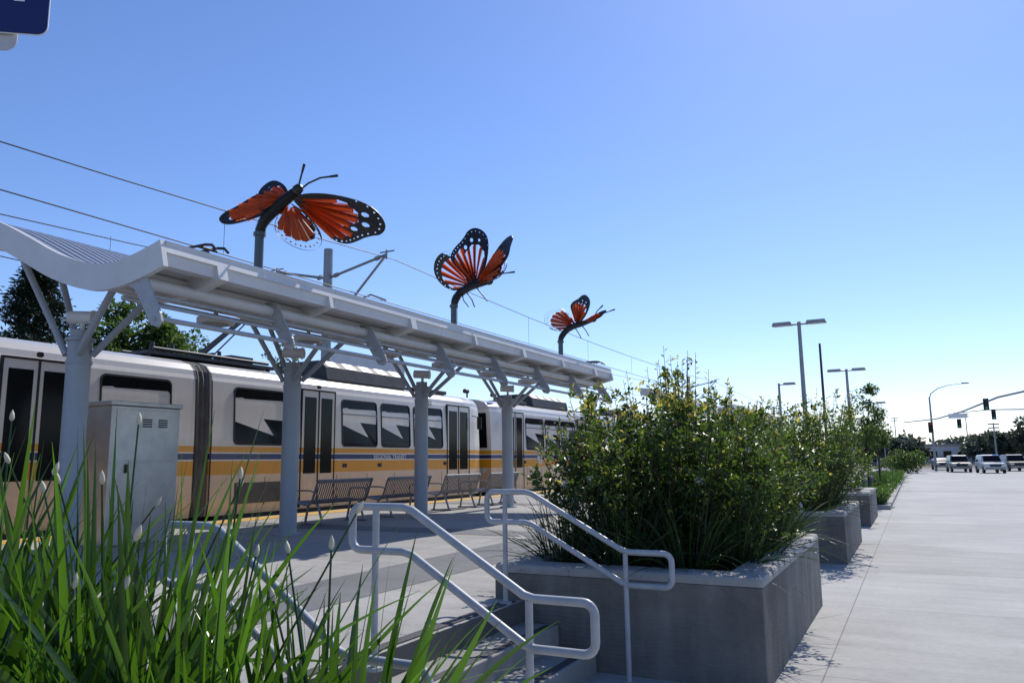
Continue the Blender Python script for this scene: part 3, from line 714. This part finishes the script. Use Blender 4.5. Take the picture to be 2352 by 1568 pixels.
# ------------------------------------------------------------------ lamps
def area_lamp(x,y,h,lab,double=True):
    bs=(x,y,0.0); t=thing('street_lamp',bs,lab,'street lamp','platform lamp posts')
    B().tube([(x,y,0),(x,y,h)],[.12,.075],14).obj('post',m_galv,t,base=bs)
    q=B(); q.tube([(x,y,0),(x,y,.6)],.25,16); q.obj('base',m_cap,t,base=bs)
    q=B(); ex=1.0 if double else .75
    q.tube([(x-(ex if double else .05),y,h-.1),(x+ex,y,h-.1)],.04,8); q.obj('arm',m_galv,t,base=bs)
    for s in ((1,-1) if double else (1,)):
        q=B(); a,b2=sorted((x+s*.28,x+s*1.12)); q.prism([(a,h-.12),(b2,h-.12),(b2-.06,h+.02),(a+.06,h+.02)],'y',y-.2,y+.2); q.box(a+.1,b2-.1,y-.15,y+.15,h-.14,h-.121,1); q.obj('lamp_head',[m_galv,m_lens],t,base=bs,bevel=.02)
area_lamp(-4.0,35.0,7.5,'tall grey lamp post with twin flat rectangular heads')
area_lamp(-3.35,52,7.1,'grey lamp post with twin flat heads farther along the platform')
area_lamp(-8.0,56,6.8,'grey lamp post with one flat head',False)
area_lamp(-3.2,84,7.0,'distant grey lamp post with twin flat heads')
o=B().tube([(-3.5,38,0),(-3.5,38,6.9)],[.075,.05],12).obj('dark_post',m_dark); tag(o,'slim dark pole standing between the lamp posts','pole')
bs=(2.2,108,0); t=thing('street_light',bs,'tall grey street light with a long curved arm at the crossing','street light')
B().tube([(2.2,108,0),(2.2,108,8.9)],[.16,.09],12).obj('post',m_galv,t,base=bs)
B().tube([(2.2,108,8.7),(2.4,108,9.3),(3.2,108,9.9),(4.4,108,10.25),(6.0,108,10.4)],[.07,.06,.05,.045,.04],8).obj('arm',m_galv,t,base=bs)
B().prism([(5.7,10.32),(6.6,10.32),(6.5,10.46),(5.8,10.48)],'y',107.85,108.15).obj('lamp_head',m_galv,t,base=bs)
def sighead(x,y,z,par,bs,lit=None):
    q=B(); q.box(x-.25,x+.25,y-.1,y+.12,z-.6,z+.6); 
    for k in range(3): q.tube([(x,y-.1,z-.38+k*.38),(x,y-.28,z-.40+k*.38)],.14,12)
    o=q.obj('signal_head',m_black,par,base=bs)
    q=B(); zz=z-.38 if lit!='red' else z+.38; q.tube([(x,y-.29,zz),(x,y-.30,zz)],.11,12); q.obj('lens',m_red if lit=='red' else m_green,o,base=bs)
bs=(14,86,0); t=thing('traffic_signal',bs,'traffic signal mast arm with black signal heads and a street sign','traffic signal')
B().tube([(14,86,0),(14,86,8.2)],[.2,.15],12).obj('post',m_galv,t,base=bs)
B().tube([(14,86,7.9),(11,89,8.0),(8,92,7.5),(5,96,6.4),(2.5,99,5.8),(-.8,101,5.6)],[.13,.11,.1,.08,.07,.05],10).obj('mast_arm',m_galv,t,base=bs)
sighead(7.0,93.2,6.9,t,bs); sighead(1.9,100,4.9,t,bs,'red')
B().box(3.6,5.4,96.3,96.34,5.7,6.2).obj('street_sign',m_white,t,base=bs)
bs=(16,118,0); t=thing('traffic_signal',bs,'far traffic signal with a straight arm and two heads','traffic signal')
B().tube([(16,118,0),(16,118,8)],[.2,.15],12).obj('post',m_galv,t,base=bs)
B().tube([(16,118,7.4),(9,118,7.6),(5,118,7.3)],[.1,.08,.05],8).obj('mast_arm',m_galv,t,base=bs)
sighead(5.6,118,5.9,t,bs); sighead(9.6,118,6.9,t,bs)
bs=(-3.0,100,0); t=thing('traffic_signal',bs,'post-mounted traffic signal at the crossing','traffic signal')
B().tube([(-3,100,0),(-3,100,4)],.06,10).obj('post',m_galv,t,base=bs); sighead(-3,100,4.2,t,bs)
# ------------------------------------------------------------------ blue sign
bs=(-5.0,3.2,0.0); t=thing('transit_sign',bs,'navy blue sign with white border and small white plate beneath','sign')
C=Vector((-3.86,2.16,3.86)); sx=Vector((0.80,0.60,0)).normalized(); C=C+sx*.045; up=Vector((0,0,1)); nrm_=sx.cross(up)
def rrect(w,h,r,x1,z0):
    pts=[]
    for cx_,cz_,a0 in ((x1-r,z0+h-r,0),(x1-w+r,z0+h-r,90),(x1-w+r,z0+r,180),(x1-r,z0+r,270)):
        for k in range(6): a=math.radians(a0+18*k); pts.append((cx_+r*math.cos(a),cz_+r*math.sin(a)))
    return pts
def plate(pts,d0,d1,name,m):
    n=len(pts); vs=[C+sx*p[0]+up*p[1]+nrm_*d0 for p in pts]+[C+sx*p[0]+up*p[1]+nrm_*d1 for p in pts]
    B().add(vs,[tuple(range(n)),tuple(range(2*n-1,n-1,-1))]+[(i,(i+1)%n,(i+1)%n+n,i+n) for i in range(n)]).obj(name,m,t,base=bs)
plate(rrect(.72,.72,.05,0,0),0,.006,'border',m_white)
plate(rrect(.712,.712,.046,-.004,.004),.0065,.009,'face',m_navy)
plate(rrect(.5,.3,.06,-.15,-.085),-.02,-.014,'lower_plate',mat('grey_white_plate',(.5,.5,.5),.4))
plate([(-.12,.18),(-.12,.55),(-.56,.55),(-.56,.18),(-.5,.18),(-.5,.49),(-.17,.49),(-.17,.18)],.0095,.011,'symbol',m_white)
pp=C+sx*(-.5)-nrm_*.05
B().tube([(pp.x,pp.y,0),(pp.x,pp.y,4.6)],.035,10).obj('post',m_galv,t,base=bs)
bs=(-8.9,22.5,.5); t=thing('information_kiosk',bs,'information panel with an orange notice in a grey frame','information panel')
B().box(-9.6,-8.4,22.4,22.5,.9,2.6).obj('frame',m_bench,t,base=bs,bevel=.01)
B().box(-9.35,-8.65,22.385,22.399,1.2,2.35).obj('notice',mat('notice_orange',(.45,.16,.07),.6,var=.5,scale=8),t,base=bs)
for x in (-9.5,-8.5): B().tube([(x,22.45,.5),(x,22.45,.9)],.04,8).obj('leg',m_bench,t,base=bs)
bs=(-23,28,0); t=thing('billboard',bs,'plain pale panel on grey posts beyond the tracks','billboard')
B().box(-23.6,-23.4,27,33,5.5,6.9).obj('panel',m_can,t,base=bs)
for y in (28,32): B().tube([(-23.75,y,0),(-23.75,y,6.9)],.12,10).obj('post',m_galv,t,base=bs)
# ------------------------------------------------------------------ foliage builders
def leaves_obj(name,mats,cent,axis,nor,ln,wd,parent=None,base=(0,0,0),mi=None,bend=.15):
    vs=[];fs=[]; b=Vector(base)
    for c,a,n,l,w in zip(cent,axis,nor,ln,wd):
        s=a.cross(n)
        if s.length<1e-4: s=a.orthogonal()
        s.normalize(); n2=s.cross(a); c=c-b
        i=len(vs); m=c+a*(l*.45)
        vs+=[tuple(c),tuple(m+s*(w*.5)+n2*(w*bend)),tuple(c+a*l-n2*(l*.12)),tuple(m-s*(w*.5)+n2*(w*bend))]
        fs.append((i,i+1,i+2)); fs.append((i,i+2,i+3))
    me=bpy.data.meshes.new(name); me.from_pydata(vs,[],fs)
    for q in (mats if isinstance(mats,(list,tuple)) else [mats]): me.materials.append(q)
    if mi: me.polygons.foreach_set('material_index',[x for x in mi for _ in (0,1)])
    o=bpy.data.objects.new(name,me); COL.objects.link(o)
    if parent: o.parent=parent
    else: o.location=base
    return o
def rv(rg,s=1): return Vector((rg.gauss(0,s),rg.gauss(0,s),rg.gauss(0,s)))
def shrub(x0,x1,y0,y1,z0,hmax,nst,npl,seed,lab,ll=.055,sp=.6):
    rg=random.Random(seed); base=((x0+x1)/2,(y0+y1)/2,z0)
    t=thing('leafy_shrub',base,lab,'shrub','planter shrubs')
    C=[];A=[];Nn=[];Ln=[];Wd=[];MI=[]; st=B(); cx,cy=base[0],base[1]
    for s in range(nst):
        ux_,uy_=rg.uniform(-1,1),rg.uniform(-1,1)
        p0=Vector((cx+ux_*(x1-x0)*.28,cy+uy_*(y1-y0)*.40,z0))
        hh=hmax*(rg.uniform(.30,1.0)**.7)*(1-.22*abs(ux_)**3-.15*abs(uy_)**3)*(0.90+.34*noise.noise((p0.x*1.6,p0.y*1.6,seed)))
        if rg.random()<.06: hh*=1.06
        hh=max(.3,hh)
        tip=Vector((cx+ux_*(x1-x0)*sp+rg.gauss(0,.08),cy+uy_*(y1-y0)*.56+rg.gauss(0,.12),z0+hh))
        mid=(p0+tip)/2+Vector((ux_*.12,uy_*.14,hh*.05))
        pts=[(p0*(1-u)**2+mid*2*u*(1-u)+tip*u*u) for u in [k/6 for k in range(7)]]
        st.tube(pts,[.008,.007,.006,.005,.004,.003,.002],4,cap=False)
        sub=[pts]
        for k in range(4):
            u=rg.uniform(.3,.95); pp_=p0*(1-u)**2+mid*2*u*(1-u)+tip*u*u
            e=pp_+Vector((rg.gauss(0,.16),rg.gauss(0,.17),rg.uniform(-.05,.26))); sub.append([pp_.lerp(e,q/3) for q in range(4)])
        for si,path in enumerate(sub):
            cnt=npl if si==0 else npl//2
            for k in range(cnt):
                u=(.15+.85*(k/cnt)) if si==0 else k/cnt
                f=u*(len(path)-1); i=min(int(f),len(path)-2); c=path[i].lerp(path[i+1],f-i); d=(path[i+1]-path[i]).normalized()
                side=rv(rg).normalized(); side=(side-d*side.dot(d)).normalized()
                a=(side*.9+d*.6+Vector((0,0,.1))).normalized()
                C.append(c+side*.004);A.append(a);Nn.append((Vector((0,0,1))+rv(rg,.5)).normalized());l=ll*rg.uniform(.6,1.25)*(1.1-.4*u);Ln.append(l);Wd.append(l*.5)
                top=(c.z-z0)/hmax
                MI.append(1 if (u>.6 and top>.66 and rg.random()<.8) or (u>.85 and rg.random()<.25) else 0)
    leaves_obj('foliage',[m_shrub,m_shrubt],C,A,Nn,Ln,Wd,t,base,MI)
    st.obj('branches',m_bark,t,base=base,fix=False)
    return t
def blades(b,cx,cy,z,n,lmin,lmax,wd,spread,rg,lean=(0,0),droop=.35,r0=.12):
    for k in range(n):
        an=rg.uniform(0,2*math.pi); q=abs(rg.gauss(0,.5)); tilt=min(1.25,spread*q+.04)
        d=Vector((math.cos(an)*math.sin(tilt)+lean[0],math.sin(an)*math.sin(tilt)+lean[1],math.cos(tilt))).normalized()
        l=lmin+(lmax-lmin)*rg.random()**1.2; rr=r0*math.sqrt(rg.random()); p=Vector((cx+math.cos(an)*rr,cy+math.sin(an)*rr,z))
        hz=Vector((d.x,d.y,0)); hz=hz.normalized() if hz.length>.02 else Vector((1,0,0))
        fa=rg.uniform(0,math.pi); s=(d.orthogonal().normalized()); s=(Matrix.Rotation(fa,3,d)@s)
        m=8; w=wd*rg.uniform(.5,1.2); vs=[];dr=droop*rg.uniform(.1,1.4)*(.4+tilt)
        fold=d.cross(s)*w*.18
        for i in range(m+1):
            u=i/m; c=p+d*(l*u)+hz*(dr*l*u*u*.45)-Vector((0,0,1))*(dr*l*u**2.6*.55)
            ww=w*.5*(min(1,.6+u*1.4))*(1-u**2)+.0005
            vs+=[c-s*ww,c+fold*(1-u),c+s*ww]
        b.add(vs,[(3*i+j,3*i+j+1,3*i+j+4,3*i+j+3) for i in range(m) for j in (0,1)],0,True)
def strap_plant(x,y,z,n,l0,l1,w,spread,seed,lab,m=None,lean=(0,0),droop=.35,buds=0,flowers=0,r0=.12,group='strap-leaved plants'):
    rg=random.Random(seed); base=(x,y,z); t=thing('strap_leaf_plant',base,lab,'plant',group)
    b=B(); blades(b,x,y,z,n,l0,l1,w,spread,rg,lean,droop,r0); b.obj('leaves',m or m_blade,t,base=base,fix=False)
    for k in range(buds+flowers):
        an=rg.uniform(0,6.28) if k<buds else rg.uniform(-2.6,-.4); ti=rg.uniform(.1,.55); l=rg.uniform(.7,1.05)*l1
        if k>=buds: l=rg.uniform(.85,1.15)*l1
        d=Vector((math.cos(an)*math.sin(ti),math.sin(an)*math.sin(ti),math.cos(ti))); p=Vector((x,y,z)); e=p+d*l
        q=B(); q.tube([p,p+d*l*.5+Vector((0,0,.02)),e],[.005,.004,.003],6,cap=False); q.obj('flower_stalk',m or m_blade,t,base=base,fix=False)
        if k<buds:
            q=B(); q.tube([e,e+d*.01,e+d*.028,e+d*.042],[.003,.009,.007,.001],8); q.obj('flower_bud',m_bud,t,base=base)
        else:
            q=B()
            for j in range(46):
                v=rv(rg).normalized(); c=e+v*rg.uniform(.012,.042); s=v.orthogonal().normalized()*.0045; s2=v.cross(s)
                q.add([c-s,c+s2,c+s,c-s2],[(0,1,2,3)]); q.add([e,c-s*.15,c+s*.15],[(0,1,2)])
            q.obj('flower_head',m_petal,t,base=base,fix=False)
    return t
shrub(-3.16,-1.10,6.5,9.6,.70,2.02,430,27,3,'large bushy green shrub with yellow-green backlit tips in the planter',ll=.078,sp=.57)
shrub(-3.1,-1.0,13.5,17.1,.70,2.45,230,24,5,'tall bushy shrub in the second concrete planter',ll=.085)
shrub(-3.1,-1.2,21.2,24.4,.70,1.5,90,20,9,'leafy shrub in the third concrete planter',ll=.09)
for i,(x,y) in enumerate(((-2.85,6.55),(-2.3,6.45),(-1.75,6.5),(-1.45,6.9),(-2.6,6.9),(-2.0,6.85),(-1.4,7.6),(-1.4,8.4),(-2.95,7.3),(-1.45,9.1))):
    strap_plant(x,y,.72,165,.45,.92,.013,1.15,100+i,'dark clump of narrow strap leaves at the shrub foot',m_bladed,droop=.6,flowers=(2 if i in (0,3) else 1 if i in (2,6) else 0),r0=.2)
for i,(x,y) in enumerate(((-2.7,13.9),(-2.0,13.9),(-1.5,14.1),(-1.45,15.2),(-1.45,16.3))):
    strap_plant(x,y,.72,90,.4,.75,.014,1.1,140+i,'dark clump of narrow strap leaves in the second planter',m_bladed,droop=.6,flowers=1,r0=.22)
for i,(x,y,n,l1,sp) in enumerate(((-2.75,1.55,95,1.28,.85),(-2.2,1.6,110,1.20,.95),(-2.95,1.0,55,1.10,.95),(-1.8,1.6,110,.98,1.1),(-1.5,1.75,85,.80,1.15),(-2.35,1.15,70,1.05,.95),(-3.2,1.75,85,1.2,1.0),(-3.1,1.4,65,1.18,.95),(-2.0,1.25,75,.85,1.1),(-2.6,.75,45,.85,1.0),(-2.45,1.85,95,1.05,1.0))):
    strap_plant(x,y,.72,n,.4,l1,.032,sp,200+i,'clump of long bright green sword-shaped leaves in the near planter',m_blade,droop=.25,buds=3,r0=.2)
rg=random.Random(77); C=[];A=[];Nn=[];Ln=[]
for k in range(9000):
    y=27.8+55*rg.random()**1.6; x=rg.uniform(-2.8,-.95); h=.15+.35*rg.random()*(.6+.6*noise.noise((x*1.5,y*.8,3)))
    C.append(Vector((x,y,h)));A.append((rv(rg)+Vector((0,0,.8))).normalized());Nn.append(rv(rg).normalized());Ln.append(rg.uniform(.08,.16))
o=leaves_obj('ground_cover',m_shrub,C,A,Nn,Ln,[l*.5 for l in Ln]); tag(o,'low green ground cover in a kerbed bed','ground cover',kind='stuff')
for i,(x,y,l) in enumerate(((-1.5,30,.9),(-1.4,34,.7),(-1.3,43,1.0),(-1.2,50,1.1),(-1.2,58,1.1))):
    strap_plant(x,y,.15,110,l*.5,l,.03,1.1,300+i,'low grassy clump in the kerbed bed',m_blade,droop=.6,r0=.4,group='bed grasses')
def tree(x,y,z,h,cr,seed,lab,n=9000,ll=.22,m=None,trunk_h=.3,rt=.16,clumps=60,squash=1.0,cat='tree',group=None):
    rg=random.Random(seed); base=(x,y,z); t=thing('tree',base,lab,cat,group)
    tr_=B(); zt=z+h*trunk_h; ctr=Vector((x,y,z+h*(trunk_h+(1-trunk_h)*.5))); rz=h*(1-trunk_h)*.5
    tr_.tube([(x,y,z),(x+.05*h*.1,y,zt),(x,y,z+h*.8)],[rt,rt*.7,rt*.2],10)
    cl=[]
    for k in range(clumps):
        v=rv(rg).normalized()*(rg.random()**.45); c=ctr+Vector((v.x*cr,v.y*cr,v.z*rz*squash))
        cl.append((c,rg.uniform(.16,.36)*cr))
        if k%3==0: s=Vector((x,y,z+h*rg.uniform(trunk_h*.8,.65))); tr_.tube([s,(s+c)/2+Vector((0,0,.1*h*.3)),c],[rt*.3,rt*.2,rt*.06],5,cap=False)
    tr_.obj('trunk',m_bark,t,base=base,fix=False)
    C=[];A=[];Nn=[];Ln=[]
    for k in range(n):
        c,r=cl[rg.randrange(len(cl))]; v=rv(rg).normalized()*r*rg.random()**.4; v.z*=.75
        C.append(c+v);A.append((v.normalized()+rv(rg,.5)).normalized());Nn.append((Vector((0,0,1))+rv(rg,.6)).normalized());Ln.append(ll*rg.uniform(.6,1.3))
    leaves_obj('crown',m or m_tree,C,A,Nn,Ln,[l*.6 for l in Ln],t,base); return t
def conifer(x,y,z,h,r,seed,lab):
    rg=random.Random(seed); base=(x,y,z); t=thing('conifer_tree',base,lab,'tree'); b=B()
    b.tube([(x,y,z),(x,y,z+h)],[.22,.02],8); b.obj('trunk',m_bark,t,base=base)
    C=[];A=[];Nn=[];Ln=[]
    for k in range(620):
        u=rg.random()**.75; zz=z+h*(.10+.89*u); rr=r*((1-u)**.9)*rg.uniform(.55,1.2)+.06; an=rg.uniform(0,6.28)
        d=Vector((math.cos(an),math.sin(an),.25-.35*rg.random())).normalized()
        for j in range(30):
            q=rg.random()**.7; c=Vector((x,y,zz))+d*rr*q+rv(rg,.09); C.append(c); A.append((d+rv(rg,.6)+Vector((0,0,-.1))).normalized());Nn.append(rv(rg).normalized());Ln.append(rg.uniform(.16,.34))
    leaves_obj('crown',m_fir,C,A,Nn,Ln,[l*.32 for l in Ln],t,base)
conifer(-35,20.6,0,11.8,4.0,1,'dark conifer tree beyond the tram line')
tree(-35,26.4,0,10.6,2.7,2,'green broadleaf tree beyond the tram line',n=15000,ll=.24,clumps=80)
tree(-34,23.9,0,9.0,1.9,12,'smaller green broadleaf tree beside the taller one',n=7000,ll=.22)
tree(-35,36.3,0,9.8,1.5,4,'thin sparse young tree beyond the tram line',n=1700,ll=.2,rt=.07,clumps=36)
tree(-1.55,31,0.1,4.3,.75,6,'young street tree with slim trunk in the planting bed',n=3500,ll=.10,rt=.05,trunk_h=.32,clumps=40)
tree(-1.7,45,0.1,3.9,.7,16,'young street tree farther along the planting bed',n=2000,ll=.12,rt=.05,trunk_h=.35,clumps=30)
tree(-1.0,88,0,2.2,2.2,8,'low round bush near the crossing',n=4000,ll=.2,trunk_h=.05,rt=.1,cat='bush')
rg=random.Random(21); C=[];A=[];Nn=[];Ln=[]
cl=[]
for k in range(520):
    an=math.radians(rg.uniform(-75,40)); d=rg.uniform(230,330); x=math.sin(an)*d; y=math.cos(an)*d
    hh=rg.uniform(1,5.6)*(1+.6*noise.noise((an*9,0,2))); cl.append((x,y,hh,rg.uniform(3,6)))
for (x,y,hh,r) in cl:
    for j in range(75):
        v=rv(rg).normalized()*r*rg.random()**.4; C.append(Vector((x+v.x,y+v.y,max(.1,hh+v.z*.6))));A.append(rv(rg).normalized());Nn.append(rv(rg).normalized());Ln.append(rg.uniform(1.0,2.2))
    for j in range(20):
        v=rv(rg)*r*.6; C.append(Vector((x+v.x,y+v.y,rg.uniform(0,hh))));A.append(rv(rg).normalized());Nn.append(rv(rg).normalized());Ln.append(rg.uniform(1.4,2.6))
o=leaves_obj('treeline',m_far,C,A,Nn,Ln,[l*.7 for l in Ln]); tag(o,'distant haze-tinted line of dark green trees','treeline',kind='stuff')
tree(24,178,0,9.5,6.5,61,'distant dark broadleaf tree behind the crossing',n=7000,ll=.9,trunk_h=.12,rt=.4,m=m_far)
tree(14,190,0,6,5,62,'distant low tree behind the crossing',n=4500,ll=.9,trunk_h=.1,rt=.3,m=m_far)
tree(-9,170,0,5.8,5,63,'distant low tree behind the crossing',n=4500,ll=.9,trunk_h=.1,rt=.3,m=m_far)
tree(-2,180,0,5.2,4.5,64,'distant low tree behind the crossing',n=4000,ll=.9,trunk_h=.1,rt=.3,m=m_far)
bs=(10,200,0); t=thing('low_building',bs,'distant low white building with dark windows','building')
B().box(2,17,200,212,0,4).obj('wall',m_can,t,base=bs); B().box(1.6,17.4,199.6,212.4,4.001,4.4).obj('roof',m_bench,t,base=bs)
for k in range(5): B().box(3+k*2.8,4.6+k*2.8,199.94,199.999,1.2,2.8).obj('window',m_glass,t,base=bs)
for x,y,h in ((-4,230,12),(13,240,13),(12.0,150,7)):
    bs=(x,y,0); t=thing('floodlight_tower',bs,'distant sports field light pole','floodlight tower','field lights')
    B().tube([(x,y,0),(x,y,h)],[.18,.09],8).obj('pole',m_galv,t,base=bs)
    for k in range(2): B().box(x-.8,x+.8,y-.1,y+.1,h-.3-k*.6,h-.1-k*.6).obj('lamp_bank',m_galv,t,base=bs)
bs=(5,124,0); t=thing('fence',bs,'dark metal fence behind the crossing','fence')
for k in range(30): x=-6+k*2.0; B().box(x-.04,x+.04,123.96,124.04,0,1.7).obj('post',m_dark,t,base=bs)
q=B()
for z in (.3,.9,1.6): q.box(-6,54,123.98,124.02,z,z+.07)
for k in range(300): x=-6+k*.2; q.box(x,x+.03,123.985,124.015,.3,1.6)
q.obj('rail',m_dark,t,base=bs)
# ------------------------------------------------------------------ cars
def car(x,y,rz,paint,lab,suv=True):
    t=thing('car',(x,y,0),lab,'car','cars at the crossing')
    L=2.35; w=.92; H=1.75 if suv else 1.45
    low=[(-L,.35),(-L+.02,.75),(-L+.15,.93),(-1.15,1.05),(1.9 if suv else 1.3,1.08),(L-.05,1.02),(L,.7),(L-.03,.35)]
    b=B(); n=len(low)
    a=[(w if (z>.5 and z<1.0) else w*.96,yy,z) for yy,z in low]; c=[(-p[0],p[1],p[2]) for p in a]
    b.add(a+c,[tuple(range(n)),tuple(range(2*n-1,n-1,-1))]+[(i,(i+1)%n,(i+1)%n+n,i+n) for i in range(n)]); b.obj('body',paint,t,bevel=.05)
    g=[(-1.2,1.04),(-.55,H-.06),(-.2,H),(1.2 if not suv else 1.9,H-.02),(2.2 if suv else 1.9,1.06)]
    k=len(g); a=[((w-.04) if z<1.2 else w-.2,yy,z) for yy,z in g]; c=[(-p[0],p[1],p[2]) for p in a]
    b=B().add(a+c,[tuple(range(k)),tuple(range(2*k-1,k-1,-1))]+[(i,(i+1)%k,(i+1)%k+k,i+k) for i in range(k)]); b.obj('cabin',paint,t,bevel=.03)
    q=B().add([(-.74,-1.2,1.11),(.74,-1.2,1.11),(.66,-.65,H-.09),(-.66,-.65,H-.09)],[(0,1,2,3)]); q.obj('windscreen',m_glass,t)
    for s in (1,-1):
        q=B().add([(s*.89,-1.0,1.12),(s*.89,1.8,1.12),(s*.745,1.6,H-.1),(s*.745,-.5,H-.1)],[(0,1,2,3)]); q.obj('side_window',m_glass,t)
        q=B(); q.box(s*.70-.17,s*.70+.17,-L-.01,-L+.1,.68,.86); q.obj('headlight',m_lens,t)
        q=B(); q.box(s*1.02-.09,s*1.02+.09,-.95,-.85,1.05,1.2); q.obj('mirror',paint,t)
        for yy in (-1.45,1.45):
            q=B(); q.tube([(s*.74,yy,.34),(s*.94,yy,.34)],.34,20); wh=q.obj('wheel',m_black,t); q=B().tube([(s*.93,yy,.34),(s*.95,yy,.34)],.2,16); q.obj('rim',m_galv,wh)
    B().box(-.45,.45,-L-.015,-L+.05,.62,.82).obj('grille',m_black,t); B().box(-.85,.85,-L-.05,-L+.1,.38,.56).obj('bumper',m_bench,t)
    t.rotation_euler=(0,0,rz); return t
m_c1=mat('car_white',(.6,.6,.6),.3,coat=.6,var=.02); m_c2=mat('car_dark_blue',(.02,.03,.06),.35,coat=.3,var=.05); m_c3=mat('car_grey',(.10,.105,.11),.35,coat=.3); m_c4=mat('car_black',(.012,.012,.012),.35,coat=.3)
car(6.4,88,.12,m_c1,'white sport utility vehicle waiting at the crossing')
car(4.0,94,.1,m_c3,'dark grey sport utility vehicle beside the white one')
car(2.9,110,.1,m_c2,'dark blue car queueing at the crossing',False)
car(9.3,98,.15,m_c4,'black sport utility vehicle at the crossing')
car(-3.0,112,1.5,m_c2,'dark car driving across the junction',False)
car(12.5,120,1.57,m_c3,'grey saloon passing across the junction',False)
